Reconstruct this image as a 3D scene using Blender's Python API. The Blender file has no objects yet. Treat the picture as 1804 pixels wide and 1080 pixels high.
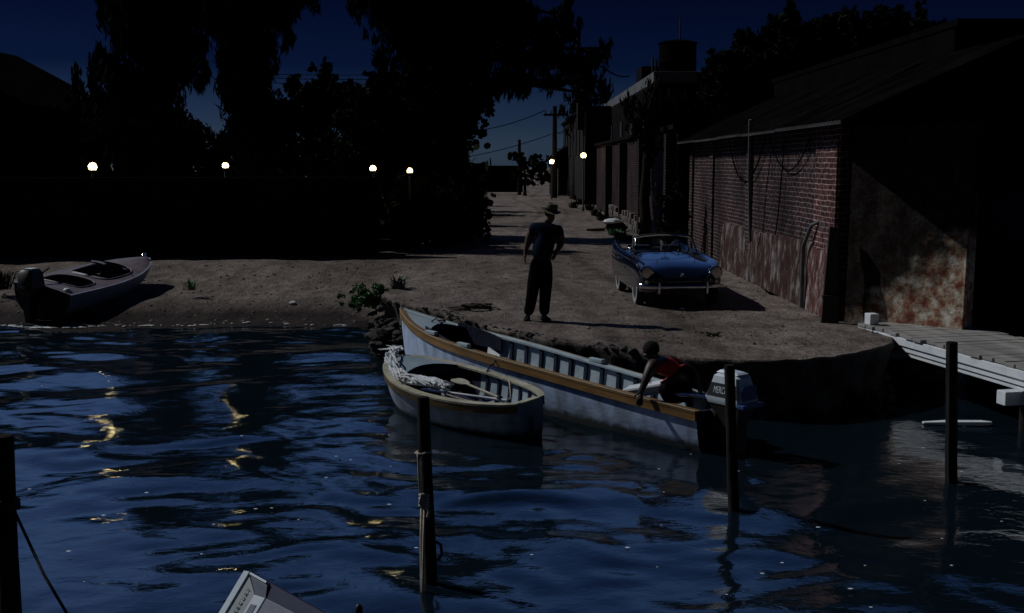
import bpy, bmesh, math, random
import numpy as np
from mathutils import Vector, Matrix, noise

# ------------------------------------------------------------------ camera, sky, moon, exposure
R = math.radians
scene = bpy.context.scene
COL = scene.collection
FPX, CX, CY, CAMZ, PITCH = 1940.0, 902.0, 540.0, 3.25, R(7.343)
cam_data = bpy.data.cameras.new("camera")
cam_data.sensor_width = 36.0
cam_data.lens = 36.0 * FPX / 1804.0
cam_data.clip_start, cam_data.clip_end = 0.1, 2000
cam = bpy.data.objects.new("camera", cam_data)
COL.objects.link(cam)
cam.location = (0, 0, CAMZ)
cam.rotation_euler = (R(90) - PITCH, 0, 0)
scene.camera = cam

SUN_EL, SUN_BACK = R(41), R(27)          # light comes from the left and a little behind the scene
sun_dir = Vector((-math.cos(SUN_BACK) * math.cos(SUN_EL), math.sin(SUN_BACK) * math.cos(SUN_EL), math.sin(SUN_EL)))
SUN_STRENGTH, SKY_STRENGTH = 1.5, 0.034
sd = bpy.data.lights.new("moon", 'SUN')
sd.energy, sd.angle, sd.color = SUN_STRENGTH, R(0.5), (0.99, 0.98, 0.97)
moon = bpy.data.objects.new("moon", sd)
COL.objects.link(moon)
moon.rotation_euler = (-sun_dir).to_track_quat('-Z', 'Y').to_euler()
moon.location = sun_dir * 60

world = bpy.data.worlds.new("World")
scene.world = world
world.use_nodes = True
wn, wl = world.node_tree.nodes, world.node_tree.links
wn.clear()
sky = wn.new('ShaderNodeTexSky')
sky.sky_type = 'NISHITA'
sky.sun_disc = False
sky.sun_elevation = SUN_EL
sky.sun_rotation = -(math.pi / 2 - SUN_BACK)
wtc = wn.new('ShaderNodeTexCoord')
wsep = wn.new('ShaderNodeSeparateXYZ')
wl.new(wtc.outputs['Generated'], wsep.inputs[0])
wramp = wn.new('ShaderNodeValToRGB')     # sky graded by height: low glow, dark band, bright vault added for water reflections
els = wramp.color_ramp.elements
def stop(p, c):
    e = els.new(p); e.color = (*c, 1)
els[0].position = 0.0; els[0].color = (0.15, 0.27, 0.58, 1)
els[1].position = 1.0; els[1].color = (0.02, 0.05, 0.16, 1)
stop(0.035, (0.065, 0.125, 0.33)); stop(0.085, (0.011, 0.028, 0.115)); stop(0.15, (0.006, 0.014, 0.064))
stop(0.20, (0.22, 0.38, 0.80)); stop(0.30, (0.66, 0.96, 1.60)); stop(0.58, (0.28, 0.50, 1.1)); stop(0.75, (0.02, 0.05, 0.16))
wl.new(wsep.outputs['Z'], wramp.inputs[0])
wmul = wn.new('ShaderNodeMixRGB'); wmul.blend_type = 'MULTIPLY'; wmul.inputs[0].default_value = 1
wl.new(sky.outputs[0], wmul.inputs[1]); wl.new(wramp.outputs[0], wmul.inputs[2])
wazi = wn.new('ShaderNodeMapRange')      # sky dimmed behind the camera to keep faces turned that way dark
wazi.inputs['From Min'].default_value, wazi.inputs['From Max'].default_value = -0.15, 0.45
wazi.inputs['To Min'].default_value, wazi.inputs['To Max'].default_value = 0.10, 1.0
wl.new(wsep.outputs['Y'], wazi.inputs['Value'])
wmul2 = wn.new('ShaderNodeMixRGB'); wmul2.blend_type = 'MULTIPLY'; wmul2.inputs[0].default_value = 1
wl.new(wmul.outputs[0], wmul2.inputs[1]); wl.new(wazi.outputs[0], wmul2.inputs[2])
wbg = wn.new('ShaderNodeBackground'); wbg.inputs['Strength'].default_value = SKY_STRENGTH
wl.new(wmul2.outputs[0], wbg.inputs['Color'])
wout = wn.new('ShaderNodeOutputWorld'); wl.new(wbg.outputs[0], wout.inputs[0])

vs = scene.view_settings
scene.display_settings.display_device = 'sRGB'
vs.view_transform, vs.look, vs.exposure, vs.gamma, vs.use_curve_mapping = 'Standard', 'None', 0.18, 1.0, False
cy = scene.cycles
cy.use_denoising = True
cy.max_bounces, cy.diffuse_bounces, cy.glossy_bounces, cy.transparent_max_bounces = 6, 2, 4, 8
cy.sample_clamp_indirect = 3.0
cy.use_adaptive_sampling = True
cy.adaptive_threshold = 0.005

# ------------------------------------------------------------------ survey helpers: where a sight line meets a level or a distance
CP, SP = math.cos(PITCH), math.sin(PITCH)
def ray(px, py):
    x, y = (px - CX) / FPX, (CY - py) / FPX
    return Vector((x, CP + SP * y, -SP + CP * y))
def at_z(px, py, z):
    r = ray(px, py); k = (z - CAMZ) / r.z
    return Vector((r.x * k, r.y * k, z))
def at_y(px, py, Y):
    r = ray(px, py); k = Y / r.y
    return Vector((r.x * k, Y, CAMZ + r.z * k))
QZ = 0.75                                 # the landing lies this high above the water

# ------------------------------------------------------------------ object helpers
def tag(o, label=None, cat=None, group=None, kind=None):
    if label: o['label'] = label
    if cat: o['category'] = cat
    if group: o['group'] = group
    if kind: o['kind'] = kind
    return o
def thing(name, label, cat, loc=(0, 0, 0), rz=0.0, group=None):
    o = bpy.data.objects.new(name, None); COL.objects.link(o)
    o.empty_display_size = 0.2
    o.location = loc; o.rotation_euler = (0, 0, rz)
    return tag(o, label, cat, group)
def link_mesh(name, me, mats, parent=None, smooth=None):
    for m in (mats if isinstance(mats, (list, tuple)) else [mats]):
        me.materials.append(m)
    o = bpy.data.objects.new(name, me); COL.objects.link(o)
    if smooth is not None:
        me.polygons.foreach_set('use_smooth', [True] * len(me.polygons))
        if smooth < 179: me.set_sharp_from_angle(angle=R(smooth))
    if parent: o.parent = parent
    return o
def children_of(o):
    return [c for c in bpy.data.objects if c.parent == o]
def copy_tree(o, parent=None):
    c = o.copy(); COL.objects.link(c)
    if parent: c.parent = parent
    for ch in children_of(o): copy_tree(ch, c)
    return c

class MB:
    """collects primitives into one mesh"""
    def __init__(s): s.v = []; s.f = []; s.m = []
    def add(s, vs, fs, mi=0, M=None):
        b = len(s.v)
        s.v += [tuple((M @ Vector(p)) if M else p) for p in vs]
        s.f += [tuple(i + b for i in f) for f in fs]; s.m += [mi] * len(fs)
        return s
    def box(s, c, d, mi=0, M=None, rz=0):
        hx, hy, hz = d[0] / 2, d[1] / 2, d[2] / 2
        T = Matrix.Translation(c) @ Matrix.Rotation(rz, 4, 'Z')
        if M: T = M @ T
        vs = [(x, y, z) for z in (-hz, hz) for y in (-hy, hy) for x in (-hx, hx)]
        return s.add(vs, [(0, 2, 3, 1), (4, 5, 7, 6), (0, 1, 5, 4), (2, 6, 7, 3), (0, 4, 6, 2), (1, 3, 7, 5)], mi, T)
    def tube(s, pts, r, n=8, mi=0, cap=True):
        pts = [Vector(p) for p in pts]
        rs = r if isinstance(r, (list, tuple)) else [r] * len(pts)
        vs, fs = [], []
        up0 = None
        for i, p in enumerate(pts):
            t = (pts[min(i + 1, len(pts) - 1)] - pts[max(i - 1, 0)]).normalized()
            if up0 is None:
                up0 = t.orthogonal().normalized()
            a = (up0 - t * up0.dot(t))
            a = a.normalized() if a.length > 1e-6 else t.orthogonal().normalized()
            up0 = a; b = t.cross(a)
            for k in range(n):
                q = 2 * math.pi * k / n
                vs.append(p + (a * math.cos(q) + b * math.sin(q)) * rs[i])
        for i in range(len(pts) - 1):
            for k in range(n):
                k2 = (k + 1) % n
                fs.append((i * n + k, i * n + k2, (i + 1) * n + k2, (i + 1) * n + k))
        if cap:
            fs.append(tuple(range(n))[::-1]); fs.append(tuple((len(pts) - 1) * n + k for k in range(n)))
        return s.add(vs, fs, mi)
    def lathe(s, prof, n=20, mi=0, M=None, cap=True):
        vs, fs = [], []
        for r, z in prof:
            for k in range(n):
                q = 2 * math.pi * k / n
                vs.append((r * math.cos(q), r * math.sin(q), z))
        for i in range(len(prof) - 1):
            for k in range(n):
                k2 = (k + 1) % n
                fs.append((i * n + k, i * n + k2, (i + 1) * n + k2, (i + 1) * n + k))
        if cap:
            fs.append(tuple(range(n))[::-1]); fs.append(tuple((len(prof) - 1) * n + k for k in range(n)))
        return s.add(vs, fs, mi, M)
    def prism(s, poly, z0, z1, mi=0, M=None):
        n = len(poly)
        vs = [(x, y, z0) for x, y in poly] + [(x, y, z1) for x, y in poly]
        fs = [tuple(range(n))[::-1], tuple(range(n, 2 * n))] + [(k, (k + 1) % n, n + (k + 1) % n, n + k) for k in range(n)]
        return s.add(vs, fs, mi, M)
    def loft(s, secs, closed=True, caps=True, mi=0, M=None):
        n = len(secs[0]); vs = [p for q in secs for p in q]; fs = []
        for i in range(len(secs) - 1):
            for k in range(n if closed else n - 1):
                k2 = (k + 1) % n
                fs.append((i * n + k, i * n + k2, (i + 1) * n + k2, (i + 1) * n + k))
        if caps and closed:
            fs.append(tuple(range(n))[::-1]); fs.append(tuple((len(secs) - 1) * n + k for k in range(n)))
        return s.add(vs, fs, mi, M)
    def grid(s, P, nu, nv, mi=0):
        vs = [P(i / nu, j / nv) for i in range(nu + 1) for j in range(nv + 1)]
        w = nv + 1
        fs = [(i * w + j, (i + 1) * w + j, (i + 1) * w + j + 1, i * w + j + 1) for i in range(nu) for j in range(nv)]
        return s.add(vs, fs, mi)
    def mesh(s, name):
        me = bpy.data.meshes.new(name)
        me.from_pydata([tuple(p) for p in s.v], [], s.f)
        me.polygons.foreach_set('material_index', s.m)
        bm = bmesh.new(); bm.from_mesh(me); bmesh.ops.recalc_face_normals(bm, faces=bm.faces); bm.to_mesh(me); bm.free()
        return me
    def build(s, name, mats, parent=None, smooth=None, bevel=0):
        o = link_mesh(name, s.mesh(name), mats, parent, smooth)
        if bevel:
            b = o.modifiers.new('bevel', 'BEVEL'); b.width = bevel; b.segments = 2; b.limit_method = 'ANGLE'; b.angle_limit = R(40)
        return o
def bake_modifiers(o):
    dg = bpy.context.evaluated_depsgraph_get()
    me = bpy.data.meshes.new_from_object(o.evaluated_get(dg))
    old = o.data; o.modifiers.clear(); o.data = me; bpy.data.meshes.remove(old)
    return o
def carve(o, cutter):
    c = cutter.build('cutter', [bpy.data.materials[0]]); c.data.materials.clear()
    m = o.modifiers.new('cut', 'BOOLEAN'); m.object = c; m.operation = 'DIFFERENCE'; m.solver = 'EXACT'
    bpy.context.view_layer.update(); bake_modifiers(o)
    me = c.data; bpy.data.objects.remove(c); bpy.data.meshes.remove(me)
    return o
def np_mesh(name, verts, faces_flat, loop_starts, loop_totals):
    me = bpy.data.meshes.new(name)
    me.vertices.add(len(verts)); me.vertices.foreach_set('co', np.asarray(verts, dtype=np.float32).ravel())
    me.loops.add(len(faces_flat)); me.loops.foreach_set('vertex_index', np.asarray(faces_flat, dtype=np.int32))
    me.polygons.add(len(loop_starts)); me.polygons.foreach_set('loop_start', np.asarray(loop_starts, dtype=np.int32))
    me.polygons.foreach_set('loop_total', np.asarray(loop_totals, dtype=np.int32))
    me.update(calc_edges=True); me.validate()
    return me

# ------------------------------------------------------------------ materials
def mat(name, c1, c2=None, scale=4.0, rough=0.65, bump=0.0, bscale=None, metal=0.0, stretch=(1, 1, 1), spec=0.4, lo=0.35, hi=0.65, coat=0.0, detail=6):
    m = bpy.data.materials.new(name); m.use_nodes = True
    nt = m.node_tree; N, L = nt.nodes, nt.links
    p = N['Principled BSDF']
    p.inputs['Base Color'].default_value = (*c1, 1); p.inputs['Roughness'].default_value = rough
    p.inputs['Metallic'].default_value = metal; p.inputs['Specular IOR Level'].default_value = spec
    p.inputs['Coat Weight'].default_value = coat; p.inputs['Coat Roughness'].default_value = 0.08
    tc = N.new('ShaderNodeTexCoord'); mp = N.new('ShaderNodeMapping'); mp.inputs['Scale'].default_value = stretch
    L.new(tc.outputs['Object'], mp.inputs[0])
    if c2:
        nz = N.new('ShaderNodeTexNoise'); nz.inputs['Scale'].default_value = scale; nz.inputs['Detail'].default_value = detail
        nz.inputs['Roughness'].default_value = 0.62
        L.new(mp.outputs[0], nz.inputs['Vector'])
        cr = N.new('ShaderNodeValToRGB'); e = cr.color_ramp.elements
        e[0].position, e[1].position = lo, hi; e[0].color = (*c1, 1); e[1].color = (*c2, 1)
        L.new(nz.outputs['Fac'], cr.inputs[0]); L.new(cr.outputs[0], p.inputs['Base Color'])
    if bump:
        nb = N.new('ShaderNodeTexNoise'); nb.inputs['Scale'].default_value = bscale or scale * 6; nb.inputs['Detail'].default_value = 8
        L.new(mp.outputs[0], nb.inputs['Vector'])
        b = N.new('ShaderNodeBump'); b.inputs['Strength'].default_value = bump; b.inputs['Distance'].default_value = 0.02
        L.new(nb.outputs['Fac'], b.inputs['Height']); L.new(b.outputs[0], p.inputs['Normal'])
    return m
def emit_mat(name, c, s):
    m = bpy.data.materials.new(name); m.use_nodes = True
    p = m.node_tree.nodes['Principled BSDF']
    p.inputs['Base Color'].default_value = (.8, .8, .8, 1); p.inputs['Emission Color'].default_value = (*c, 1); p.inputs['Emission Strength'].default_value = s
    return m

M = {}
M['iron'] = mat('iron', (.02, .02, .022), (.035, .025, .02), 8, .6, .2)
M['wood_dark'] = mat('wood_dark', (.030, .025, .02), (.06, .05, .04), 3, .85, .6, 30, stretch=(1, 1, .15), spec=.15)
M['wood_grey'] = mat('wood_grey', (.19, .185, .175), (.38, .37, .35), 2.2, .85, .45, 25, stretch=(.25, 1.6, 1), spec=.2)
M['white_paint'] = mat('white_paint', (.52, .58, .62), (.74, .78, .80), 2.6, .55, .15, 18, spec=.3, lo=.3, hi=.55)
M['rope'] = mat('rope', (.45, .40, .32), (.62, .56, .47), 40, .9, .5, 120, spec=.1)
M['rope_dark'] = mat('rope_dark', (.045, .04, .035), (.08, .07, .06), 40, .9, .5, 120, spec=.1)
M['leaf'] = mat('leaf', (.010, .014, .008), (.018, .024, .012), 1.5, .9, spec=0)
M['leaf_fine'] = mat('leaf_fine', (.010, .014, .010), (.016, .021, .013), 1.5, .9, spec=0)
M['leaf_weed'] = mat('leaf_weed', (.06, .16, .05), (.12, .25, .08), 9, .5, spec=.3)
M['bark'] = mat('bark', (.020, .017, .015), (.035, .030, .026), 5, .95, .8, 18, spec=0)
M['stone'] = mat('stone', (.10, .09, .08), (.22, .20, .18), 5, .9, .8, 22, spec=.15)
M['glass_lamp'] = emit_mat('glass_lamp', (1.0, .84, .42), 34.0)
gm = emit_mat('frosted_globe', (1.0, .55, .18), .55); gm.node_tree.nodes['Principled BSDF'].inputs['Alpha'].default_value = .35; M['frosted_globe'] = gm
M['black'] = mat('black', (.012, .012, .014), rough=.5)
M['wire'] = mat('wire', (.004, .004, .004), rough=1.0, spec=0)
M['chrome'] = mat('chrome', (.75, .77, .8), rough=.12, metal=1.0)
# ------------------------------------------------------------------ water
def hash_waves():
    rng = np.random.default_rng(11)
    W = []
    for i in range(64):
        lam = 0.30 * (3.4 / 0.30) ** rng.random()
        ang = R(90) + rng.normal(0, R(34))
        slope = 0.0145 * (lam / 1.0) ** 0.15
        W.append((2 * math.pi / lam * math.cos(ang), 2 * math.pi / lam * math.sin(ang), slope * lam / (2 * math.pi), rng.random() * 2 * math.pi))
    return W
def build_water():
    xs = np.arange(-13.5, 13.51, 0.05)
    ys = [3.0]
    while ys[-1] < 24.2: ys.append(ys[-1] + 0.028 + 0.0011 * ys[-1])
    ys = np.array(ys)
    X, Y = np.meshgrid(xs, ys)
    Z = np.zeros_like(X)
    Xw = X + 0.22 * np.sin(0.9 * Y + 1.3) + 0.15 * np.sin(1.7 * X + 0.8 * Y)
    Yw = Y + 0.20 * np.sin(0.8 * X + 0.4) + 0.14 * np.sin(1.1 * Y - 1.5 * X)
    for kx, ky, a, ph in hash_waves():
        Z += a * np.sin(kx * Xw + ky * Yw + ph)
    patch = 0.72 + 0.35 * np.sin(0.55 * X + 0.31 * Y + 2.0) * np.sin(0.42 * Y - 0.2 * X + .5)
    # quiet water in the lee of the landing, flat at the sheet's own border
    lee = 1.0 - 0.45 * np.clip((X - 1.5) / 3.0, 0, 1) * np.clip((Y - 8) / 4.0, 0, 1)
    edge = np.clip(np.minimum(np.minimum(X + 13.5, 13.5 - X), np.minimum(Y - 3.0, 24.2 - Y)) / 0.6, 0, 1)
    Z *= patch * lee * edge
    ny, nx = X.shape
    V = np.stack([X.ravel(), Y.ravel(), Z.ravel()], 1)
    idx = np.arange(nx * ny).reshape(ny, nx)
    q = np.stack([idx[:-1, :-1], idx[:-1, 1:], idx[1:, 1:], idx[1:, :-1]], -1).reshape(-1, 4)
    # the rest of the harbour, a plain ring round the rippled sheet
    o = len(V)
    y0, y1 = ys[0], ys[-1]
    B = 300.0
    ring = np.array([(-13.5, y0, 0), (13.5, y0, 0), (13.5, y1, 0), (-13.5, y1, 0), (-B, -B, 0), (B, -B, 0), (B, y1, 0), (-B, y1, 0), (-B, y0, 0), (B, y0, 0)], float)
    V = np.vstack([V, ring])
    r4 = np.array([(o + 4, o + 5, o + 9, o + 8), (o + 8, o + 0, o + 3, o + 7), (o + 1, o + 9, o + 6, o + 2)])
    q = np.vstack([q, r4])
    me = np_mesh('water', V, q.ravel(), np.arange(len(q)) * 4, np.full(len(q), 4))
    m = bpy.data.materials.new('harbour_water'); m.use_nodes = True
    N, L = m.node_tree.nodes, m.node_tree.links
    p = N['Principled BSDF']
    p.inputs['Base Color'].default_value = (.004, .010, .016, 1)
    p.inputs['Roughness'].default_value = .025
    p.inputs['IOR'].default_value = 1.6
    p.inputs['Specular IOR Level'].default_value = .75
    tc = N.new('ShaderNodeTexCoord')
    mp = N.new('ShaderNodeMapping'); mp.inputs['Scale'].default_value = (1, 1.5, 1)
    L.new(tc.outputs['Object'], mp.inputs[0])
    n1 = N.new('ShaderNodeTexNoise'); n1.inputs['Scale'].default_value = 7.0; n1.inputs['Detail'].default_value = 4; n1.inputs['Distortion'].default_value = .6
    L.new(mp.outputs[0], n1.inputs['Vector'])
    n2 = N.new('ShaderNodeTexNoise'); n2.inputs['Scale'].default_value = 19.0; n2.inputs['Detail'].default_value = 3; n2.inputs['Distortion'].default_value = .4
    L.new(mp.outputs[0], n2.inputs['Vector'])
    sw = N.new('ShaderNodeMath'); sw.operation = 'MULTIPLY_ADD'; sw.inputs[1].default_value = .05
    L.new(n2.outputs['Fac'], sw.inputs[0]); L.new(n1.outputs['Fac'], sw.inputs[2])
    b = N.new('ShaderNodeBump'); b.inputs['Strength'].default_value = .17; b.inputs['Distance'].default_value = .02
    L.new(sw.outputs[0], b.inputs['Height']); L.new(b.outputs[0], p.inputs['Normal'])
    o = link_mesh('water', me, m, smooth=180)
    return tag(o, 'dark blue harbour water with slow ripples', 'water', kind='structure')
build_water()

# ------------------------------------------------------------------ ground: sand and dirt material shared by beach, road and landing
def dirt_material():
    m = bpy.data.materials.new('sandy_dirt'); m.use_nodes = True
    N, L = m.node_tree.nodes, m.node_tree.links
    p = N['Principled BSDF']; p.inputs['Roughness'].default_value = .95; p.inputs['Specular IOR Level'].default_value = .1
    g = N.new('ShaderNodeNewGeometry')
    def nz(scale, det, stretch=None, ro=.6):
        n = N.new('ShaderNodeTexNoise'); n.inputs['Scale'].default_value = scale; n.inputs['Detail'].default_value = det; n.inputs['Roughness'].default_value = ro
        if stretch:
            mp = N.new('ShaderNodeMapping'); mp.inputs['Scale'].default_value = stretch
            L.new(g.outputs['Position'], mp.inputs[0]); L.new(mp.outputs[0], n.inputs['Vector'])
        else: L.new(g.outputs['Position'], n.inputs['Vector'])
        return n
    def ramp(src, lo, hi, a, b):
        r = N.new('ShaderNodeValToRGB'); e = r.color_ramp.elements
        e[0].position, e[1].position = lo, hi; e[0].color = (*a, 1); e[1].color = (*b, 1)
        L.new(src, r.inputs[0]); return r
    def mix(mode, f, a, b):
        x = N.new('ShaderNodeMixRGB'); x.blend_type = mode
        if isinstance(f, float): x.inputs[0].default_value = f
        else: L.new(f, x.inputs[0])
        L.new(a, x.inputs[1])
        if isinstance(b, tuple): x.inputs[2].default_value = (*b, 1)
        else: L.new(b, x.inputs[2])
        return x
    big = ramp(nz(.28, 5, (1, .55, 1)).outputs['Fac'], .36, .62, (.155, .128, .110), (.285, .245, .215))
    mid = ramp(nz(2.4, 7, (1, .6, 1), .7).outputs['Fac'], .32, .66, (.45, .43, .42), (1.25, 1.25, 1.25))
    c = mix('MULTIPLY', 1.0, big.outputs[0], mid.outputs[0])
    fine = ramp(nz(17, 6, (1, .55, 1), .8).outputs['Fac'], .36, .62, (.40, .39, .38), (1.35, 1.35, 1.35))
    c = mix('MULTIPLY', .8, c.outputs[0], fine.outputs[0])
    # worn wheel ruts winding from the landing up the road
    sq = N.new('ShaderNodeSeparateXYZ'); L.new(g.outputs['Position'], sq.inputs[0])
    def ma(op, a, b=0.0, c=None):
        x = N.new('ShaderNodeMath'); x.operation = op
        for i_, v_ in enumerate((a, b, c)):
            if v_ is None: continue
            if isinstance(v_, (int, float)): x.inputs[i_].default_value = v_
            else: L.new(v_, x.inputs[i_])
        return x.outputs[0]
    wn_ = nz(.8, 3)
    cx_ = ma('MULTIPLY', ma('SINE', ma('MULTIPLY', sq.outputs['Y'], .13)), .7)
    dx_ = ma('ABSOLUTE', ma('SUBTRACT', ma('SUBTRACT', sq.outputs['X'], cx_), 1.5))
    dd_ = ma('ABSOLUTE', ma('SUBTRACT', dx_, .68)); dd_ = ma('ADD', dd_, ma('MULTIPLY', ma('SUBTRACT', wn_.outputs['Fac'], .5), .35))
    rut = ramp(dd_, .06, .24, (.66, .65, .64), (1, 1, 1))
    c = mix('MULTIPLY', .8, c.outputs[0], rut.outputs[0])
    # wet dark sand close to the water level
    sp = N.new('ShaderNodeSeparateXYZ'); L.new(g.outputs['Position'], sp.inputs[0])
    wet = ramp(sp.outputs['Z'], .10, .34, (.16, .15, .15), (1, 1, 1))
    c = mix('MULTIPLY', 1.0, c.outputs[0], wet.outputs[0])
    L.new(c.outputs[0], p.inputs['Base Color'])
    h1 = nz(3.2, 8, (1, .7, 1), .7); h2 = nz(30, 4, None, .7)
    ad = N.new('ShaderNodeMath'); ad.operation = 'MULTIPLY_ADD'; ad.inputs[1].default_value = .35
    L.new(h2.outputs['Fac'], ad.inputs[0]); L.new(h1.outputs['Fac'], ad.inputs[2])
    b = N.new('ShaderNodeBump'); b.inputs['Strength'].default_value = 1.0; b.inputs['Distance'].default_value = .12
    L.new(ad.outputs[0], b.inputs['Height']); L.new(b.outputs[0], p.inputs['Normal'])
    return m
M['dirt'] = dirt_material()

def sm(a, b, t):
    t = min(1, max(0, (t - a) / (b - a))); return t * t * (3 - 2 * t)
def shore_y(x):
    return 22.15 + 0.22 * math.sin(x * 0.9) + 0.12 * math.sin(x * 2.3 + 1) + (x + 9) * 0.02
def ground_h(x, y):
    n = noise.noise(Vector((x * .35, y * .35, 0))) * .09 + noise.noise(Vector((x * 1.3, y * 1.3, 4))) * .035 + noise.noise(Vector((x * 4, y * 4, 9))) * .012
    s = y - shore_y(x)
    beach = -0.9 + 0.9 * sm(-4, 0, s) + 0.30 * sm(0, 2.2, s) + 0.46 * sm(1.4, 7.5, s) + n * sm(.2, 3, s) * (1 - .7 * sm(30, 40, y))
    quay = QZ - .012 if y > 22.5 else -0.9 + (QZ + .888) * sm(20.5, 22.5, y)
    k = sm(-3.6, -1.6, x)
    return beach * (1 - k) + quay * k + .25 * sm(60, 110, y) * 0
def build_ground():
    xs = [-400, -150, -80, -45, -30, -22, -18]
    x = -16.0
    while x < 12: xs.append(x); x += .2
    xs += [14, 18, 25, 40, 80, 150, 400]
    ys = []
    y = 17.6
    while y < 32: ys.append(y); y += .16
    while y < 60: ys.append(y); y += .5
    ys += [60, 64, 70, 78, 88, 100, 130, 200, 400, 900]
    V = [(a, b, ground_h(a, b)) for b in ys for a in xs]
    nx = len(xs)
    F = [(j * nx + i, j * nx + i + 1, (j + 1) * nx + i + 1, (j + 1) * nx + i) for j in range(len(ys) - 1) for i in range(nx - 1)]
    me = bpy.data.meshes.new('ground'); me.from_pydata(V, [], F)
    o = link_mesh('ground', me, M['dirt'], smooth=180)
    tag(o, 'sandy beach and dirt road running back from the landing', 'ground', kind='structure')
build_ground()

# the landing: edge surveyed point by point, rough broken lip, rubble face
M['quay_face'] = mat('quay_face', (.025, .023, .023), (.085, .08, .075), 3.5, .9, 1.0, 14, spec=.15)
EDGE = [(676, 512), (683, 524), (700, 531), (740, 541), (775, 551), (812, 563), (845, 571), (890, 582), (930, 590), (975, 600), (1020, 606), (1070, 612), (1115, 618), (1165, 624), (1215, 629), (1265, 632),
        (1320, 635), (1370, 635), (1420, 632), (1470, 627), (1515, 619), (1548, 611), (1570, 603), (1572, 594), (1560, 585)]
def build_quay():
    rnd = random.Random(5)
    P = [at_z(a, b, QZ) for a, b in EDGE]
    pts = []
    for i in range(len(P) - 1):
        n = max(2, int((P[i + 1] - P[i]).length / .07))
        for k in range(n): pts.append(P[i].lerp(P[i + 1], k / n))
    pts.append(P[-1])
    out = []
    for i, p in enumerate(pts):
        t = (pts[min(i + 1, len(pts) - 1)] - pts[max(i - 1, 0)]).normalized(); nrm = Vector((t.y, -t.x, 0))
        j = .13 * noise.noise(Vector((i * .13, 2.2, 0))) + .09 * noise.noise(Vector((i * .47, 7, 0))) + .05 * noise.noise(Vector((i * 1.3, 5, 0)))
        j *= 1 - .75 * sm(.35, .6, i / len(pts))
        out.append((p + nrm * j, nrm, i))
    V, F, mi = [], [], []
    def lv(i, dz, off, amp):
        p, n, k = out[i]
        w = noise.noise(Vector((p.x * 2.6, p.y * 2.6, dz * 3))) * amp + noise.noise(Vector((p.x * 8, p.y * 8, dz * 9))) * amp * .5
        return p + n * (off + w) + Vector((0, 0, dz + .02 * noise.noise(Vector((p.x * 3, p.y * 3, 1)))))
    layers = [(0.0, 0, .0), (-.03, .015, .02), (-.10, .01, .05), (-.19, -.03, .06), (-.30, -.06, .09), (-.44, -.08, .10), (-.60, -.06, .12), (-.80, .0, .14), (-1.5, .15, .1)]
    n = len(out)
    for dz, off, amp in layers:
        for i in range(n): V.append(lv(i, dz, off, amp))
    for l in range(len(layers) - 1):
        for i in range(n - 1):
            F.append((l * n + i, l * n + i + 1, (l + 1) * n + i + 1, (l + 1) * n + i)); mi.append(0 if l < 1 else 1)
    # top surface: strip rows from the lip back to the yard, gently uneven
    rows = 44
    base = len(V); back = []
    for i in range(n):
        u = i / (n - 1)
        back.append(Vector((-2.5 + 9.4 * u, 24.0 - 6.4 * sm(.62, 1, u) * .98, QZ)))
    for r in range(1, rows + 1):
        f = (r / rows) ** 1.25
        for i in range(n):
            p = V[i].lerp(back[i], f)
            p = Vector(p); p.z = QZ + .02 * (1 - f) * noise.noise(Vector((p.x * 3, p.y * 3, 1))) + (.016 * noise.noise(Vector((p.x * 1.1, p.y * 1.1, 3))) + .012 * noise.noise(Vector((p.x * 3.7, p.y * 3.7, 6)))) * min(1, f * 6) * (1 - f)
            V.append(p)
    for r in range(rows):
        for i in range(n - 1):
            a = (i, i + 1) if r == 0 else (base + (r - 1) * n + i, base + (r - 1) * n + i + 1)
            F.append((a[0], a[1], base + r * n + i + 1, base + r * n + i)); mi.append(0)
    me = bpy.data.meshes.new('quay'); me.from_pydata([tuple(v) for v in V], [], F)
    me.polygons.foreach_set('material_index', mi)
    o = link_mesh('quay', me, [M['dirt'], M['quay_face']], smooth=50)
    tag(o, 'earth landing with broken stone edge above the boats', 'quay', kind='structure')
build_quay()

def rock_mesh(r, seed, flat=.7):
    bm = bmesh.new(); bmesh.ops.create_icosphere(bm, subdivisions=2, radius=r)
    for v in bm.verts:
        d = 1 + .45 * noise.noise(v.co / r * 1.1 + Vector((seed * 3.1, 0, 0)))
        v.co = v.co * d; v.co.z *= flat
    me = bpy.data.meshes.new('stone'); bm.to_mesh(me); bm.free(); return me
def scatter_stones(name, label, spots, material, seed, kind='stuff'):
    """many small stones that nobody could count, one object"""
    rnd = random.Random(seed); protos = []
    for k in range(4):
        me = rock_mesh(1.0, seed + k); protos.append(([tuple(v.co) for v in me.vertices], [tuple(p.vertices) for p in me.polygons])); bpy.data.meshes.remove(me)
    mb = MB()
    for x, y, z, r in spots:
        v, f = rnd.choice(protos)
        T = Matrix.Translation((x, y, z)) @ Matrix.Rotation(rnd.random() * 6.3, 4, 'Z') @ Matrix.Rotation(rnd.uniform(-.5, .5), 4, 'X') @ Matrix.Diagonal((r * rnd.uniform(.7, 1.3), r * rnd.uniform(.7, 1.3), r * rnd.uniform(.5, 1), 1))
        mb.add(v, f, 0, T)
    o = mb.build(name, material, smooth=35)
    return tag(o, label, 'stones', kind=kind)
rnd = random.Random(3)
sp = []
for _ in range(1300):                       # pebbles on the landing and up the road
    x, y = rnd.uniform(-2, 4.9), 15.2 + 26 * rnd.random() ** 2.0
    if y < 14.8 + max(0, (2.6 - x) * 1.15): continue
    sp.append((x, y, QZ + .004, rnd.choice((.008, .010, .012, .016, .022))))
for _ in range(900):                        # beach
    x = rnd.uniform(-14, -2.4); y = shore_y(x) + rnd.random() ** 1.4 * 6.0
    sp.append((x, y, ground_h(x, y), rnd.choice((.015, .02, .025, .04))))
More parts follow.
